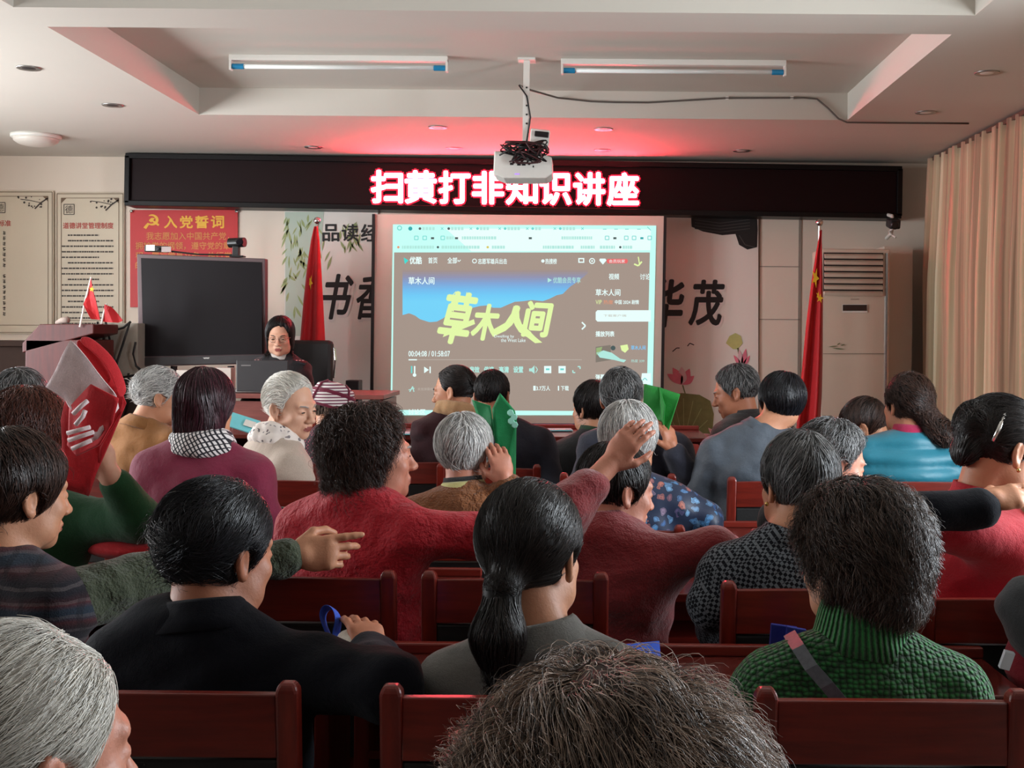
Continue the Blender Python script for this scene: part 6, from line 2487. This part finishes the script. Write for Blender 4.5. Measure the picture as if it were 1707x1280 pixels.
# green bag held by the dark blue jacket
Yg = 5.12
t = thing('tote_bag', 'leaf green cloth bag held open by the man in the dark blue jacket', 'bag', P(1105, 725, Yg))
b = np.array(t.location)
cloth('back_panel', [P(1074, 640, Yg + .05), P(1100, 646, Yg + .03), P(1106, 672, Yg + .02), P(1108, 724, Yg), P(1090, 712, Yg + .04), P(1072, 690, Yg + .06)], F_BAGG2, t, b, 4, amp=.006, seed=7)
cloth('front_panel', [P(1098, 645, Yg + .03), P(1134, 657, Yg - .01), P(1112, 726, Yg - .03), P(1104, 722, Yg - .01), P(1108, 676, Yg - .05)], F_BAGG2, t, b, 4, amp=.004, seed=8)
# red printed bag on the left desk
t = thing('tote_bag', 'red bag with white printing lying on the desk behind the navy suit', 'bag', P(235, 915, 3.2))
b = np.array(t.location)
S = Sdf()
pc = P(238, 908, 3.3)
S.ell(pc, (.16, .13, .035), .02)
S.ell(pc + np.array([-.05, 0, .012]), (.10, .11, .03), .02)
w_ = waves(77, 40)
V, Q = S.mesh(.007, disp=lambda p: .004 * w_(p))
mesh_obj('bag_body', V, Q, F_BAGR, t, None, True, b)
m = MB()
for k in range(4):
    c_ = pc + np.array([.02 + .028 * k, -.10 + .012 * k, .033 - .004 * k])
    m.box(c_, (.02, .03, .006), plain('print_white', (232, 206, 206), .6), rotm(.5, .1 * k, .2))
m.tube([pc + np.array([-.12, -.06, .036]), pc + np.array([-.03, -.09, .046]), pc + np.array([.1, -.06, .034])], .004, plain('print_white', (232, 206, 206), .6), 6)
m.build('white_print', t, b)
# blue bag loop, white tissue
Yc = 2.50
t = thing('tote_bag', 'bright blue cloth bag with upright handle at the navy suit man hand', 'bag', P(562, 1085, Yc))
b = np.array(t.location)
V, Fs = [], []
loop = [(556, 1072), (546, 1050), (537, 1028), (542, 1014), (553, 1012), (562, 1024), (563, 1042), (556, 1060), (562, 1074)]
for i, (u, v) in enumerate(loop):
    a = np.array(loop[min(i + 1, len(loop) - 1)], float) - np.array(loop[max(i - 1, 0)], float)
    V += [P(u - 6, v - 4, Yc - .012), P(u + 6, v + 4, Yc + .02)]
for i in range(len(loop) - 1):
    Fs.append((2 * i, 2 * i + 1, 2 * i + 3, 2 * i + 2))
o = mesh_obj('handle', V, Fs, F_BLUE, t, None, True, b)
md = o.modifiers.new('thickness', 'SOLIDIFY')
md.thickness = .004
md2 = o.modifiers.new('sub', 'SUBSURF')
md2.levels = 2
md2.render_levels = 2
S = Sdf()
S.cap(P(560, 1072, Yc), P(585, 1090, Yc - .02), .012, .02, .02)
S.cap(P(585, 1090, Yc - .02), P(590, 1140, Yc + .02), .022, .04, .02)
V, Q = S.mesh(.005, disp=lambda p: .002 * w_(p))
mesh_obj('bag_body', V, Q, F_BLUE, t, None, True, b)
t = thing('tissue', 'crumpled white tissue held in the navy suit man hand', 'tissue', P(610, 1080, 2.44))
b = np.array(t.location)
S = Sdf()
for (u, v, Y, r) in ((582, 1068, 2.45, .02), (596, 1062, 2.46, .02), (628, 1072, 2.46, .017), (634, 1084, 2.44, .014), (588, 1078, 2.44, .018)):
    S.ell(P(u, v, Y), (r * 1.2, r, r * .8), .01)
w5 = waves(91, 150)
V, Q = S.mesh(.0035, disp=lambda p: .004 * w5(p))
mesh_obj('crumpled_tissue', V, Q, fabric('tissue_white', (226, 218, 206), .9, .04), t, None, True, b)
# blue paper and folders on the desk
zt = .7905
t = thing('paper_bag', 'flat blue paper bag on the desk right of the grey jacket', 'paper', PZ(1080, 1085, zt))
b = np.array(t.location)
m = MB()
A = [P(1016, 1076, 2.64), P(1099, 1068, 2.64), P(1103, 1109, 2.50), P(1060, 1124, 2.46)]
m.prism(A[::-1], (0, 0, -.016), plain('paper_blue', (40, 92, 214), .5))
m.build('blue_sheet', t, b)
for i, (pts, lab) in enumerate(((((1286, 1040), (1330, 1046), (1326, 1062), (1280, 1058)), 'dark blue booklet left behind the green turtleneck shoulder'), (((1312, 1044), (1345, 1050), (1345, 1068), (1306, 1062)), 'dark blue booklet nearest the green turtleneck collar'))):
    Y = 2.66 - .05 * i
    t = thing('booklet', lab, 'booklet', P(pts[2][0], 1066, Y))
    b = np.array(t.location)
    m = MB()
    m.prism([P(u, v, Y) for u, v in (pts[0], (pts[0][0] - 4, 1090), (pts[2][0], 1092), pts[1])], (0, .012, 0), plain('booklet_blue', (22, 34, 120), .45))
    m.build('cover', t, b, bevel=.002)
# phone in the charcoal man's hands
t = thing('mobile_phone', 'dark red mobile phone in the hands of the charcoal jacket man', 'phone', P(1160, 755, 5.45))
b = np.array(t.location)
m = MB()
m.box(P(1160, 752, 5.46), (.075, .15, .009), plain('phone_red', (130, 40, 34), .4), rotm(.35, .1, .3))
m.build('phone_body', t, b, bevel=.003)
# cyan papers on the front desk
M_CYP = plain('paper_cyan', (120, 206, 214), .5, var=.1, scale=40)
for (u, v, lab) in ((406, 706, 'cyan printed leaflet beside the cream coat'), (696, 722, 'cyan printed leaflet on the front desk left of the beige scarf'), (925, 716, 'cyan printed leaflet on the front desk below the screen')):
    z = .803
    if u < 500:
        p = P(u, v, 5.35)
        t = thing('leaflet', lab, 'paper', p)
        m = MB()
        m.box((0, 0, 0), (.13, .01, .07), M_CYP, rotm(-.6, .3, 0))
        m.box((.03, -.008, .0), (.05, .004, .03), M_WHITE, rotm(-.6, .3, 0))
    else:
        p = PZ(u, v, .958)
        t = thing('leaflet', lab, 'paper', p)
        m = MB()
        m.box((0, .0, .0), (.20, .14, .006), M_CYP, rotm(0, 0, .1))
        m.box((.03, -.03, .004), (.06, .04, .003), M_WHITE, rotm(0, 0, .1))
    m.build('sheet', t)

# red bag with a white sheet at the right end of the near desk
t = thing('tote_bag', 'dark red cloth bag at the right edge standing on the near desk', 'bag', P(1700, 1130, 2.55))
b = np.array(t.location)
S = Sdf()
S.ell(P(1722, 1100, 2.58), (.055, .05, .06), .02)
S.cap(P(1700, 1070, 2.58), P(1722, 1120, 2.58), .02, .045, .03)
V, Q = S.mesh(.006, disp=lambda p: .004 * w_(p))
mesh_obj('bag_body', V, Q, fabric('bag_dark_red', (150, 18, 40), .7, .08), t, None, True, b)
t = thing('paper_sheet', 'small white sheet poking out beside the dark red bag at the right edge', 'paper', P(1678, 1100, 2.52))
m = MB()
m.box((0, 0, 0), (.022, .012, .04), plain('sheet_white', (214, 222, 232), .6), rotm(.2, .25, 0))
m.build('sheet', t, bevel=.001)
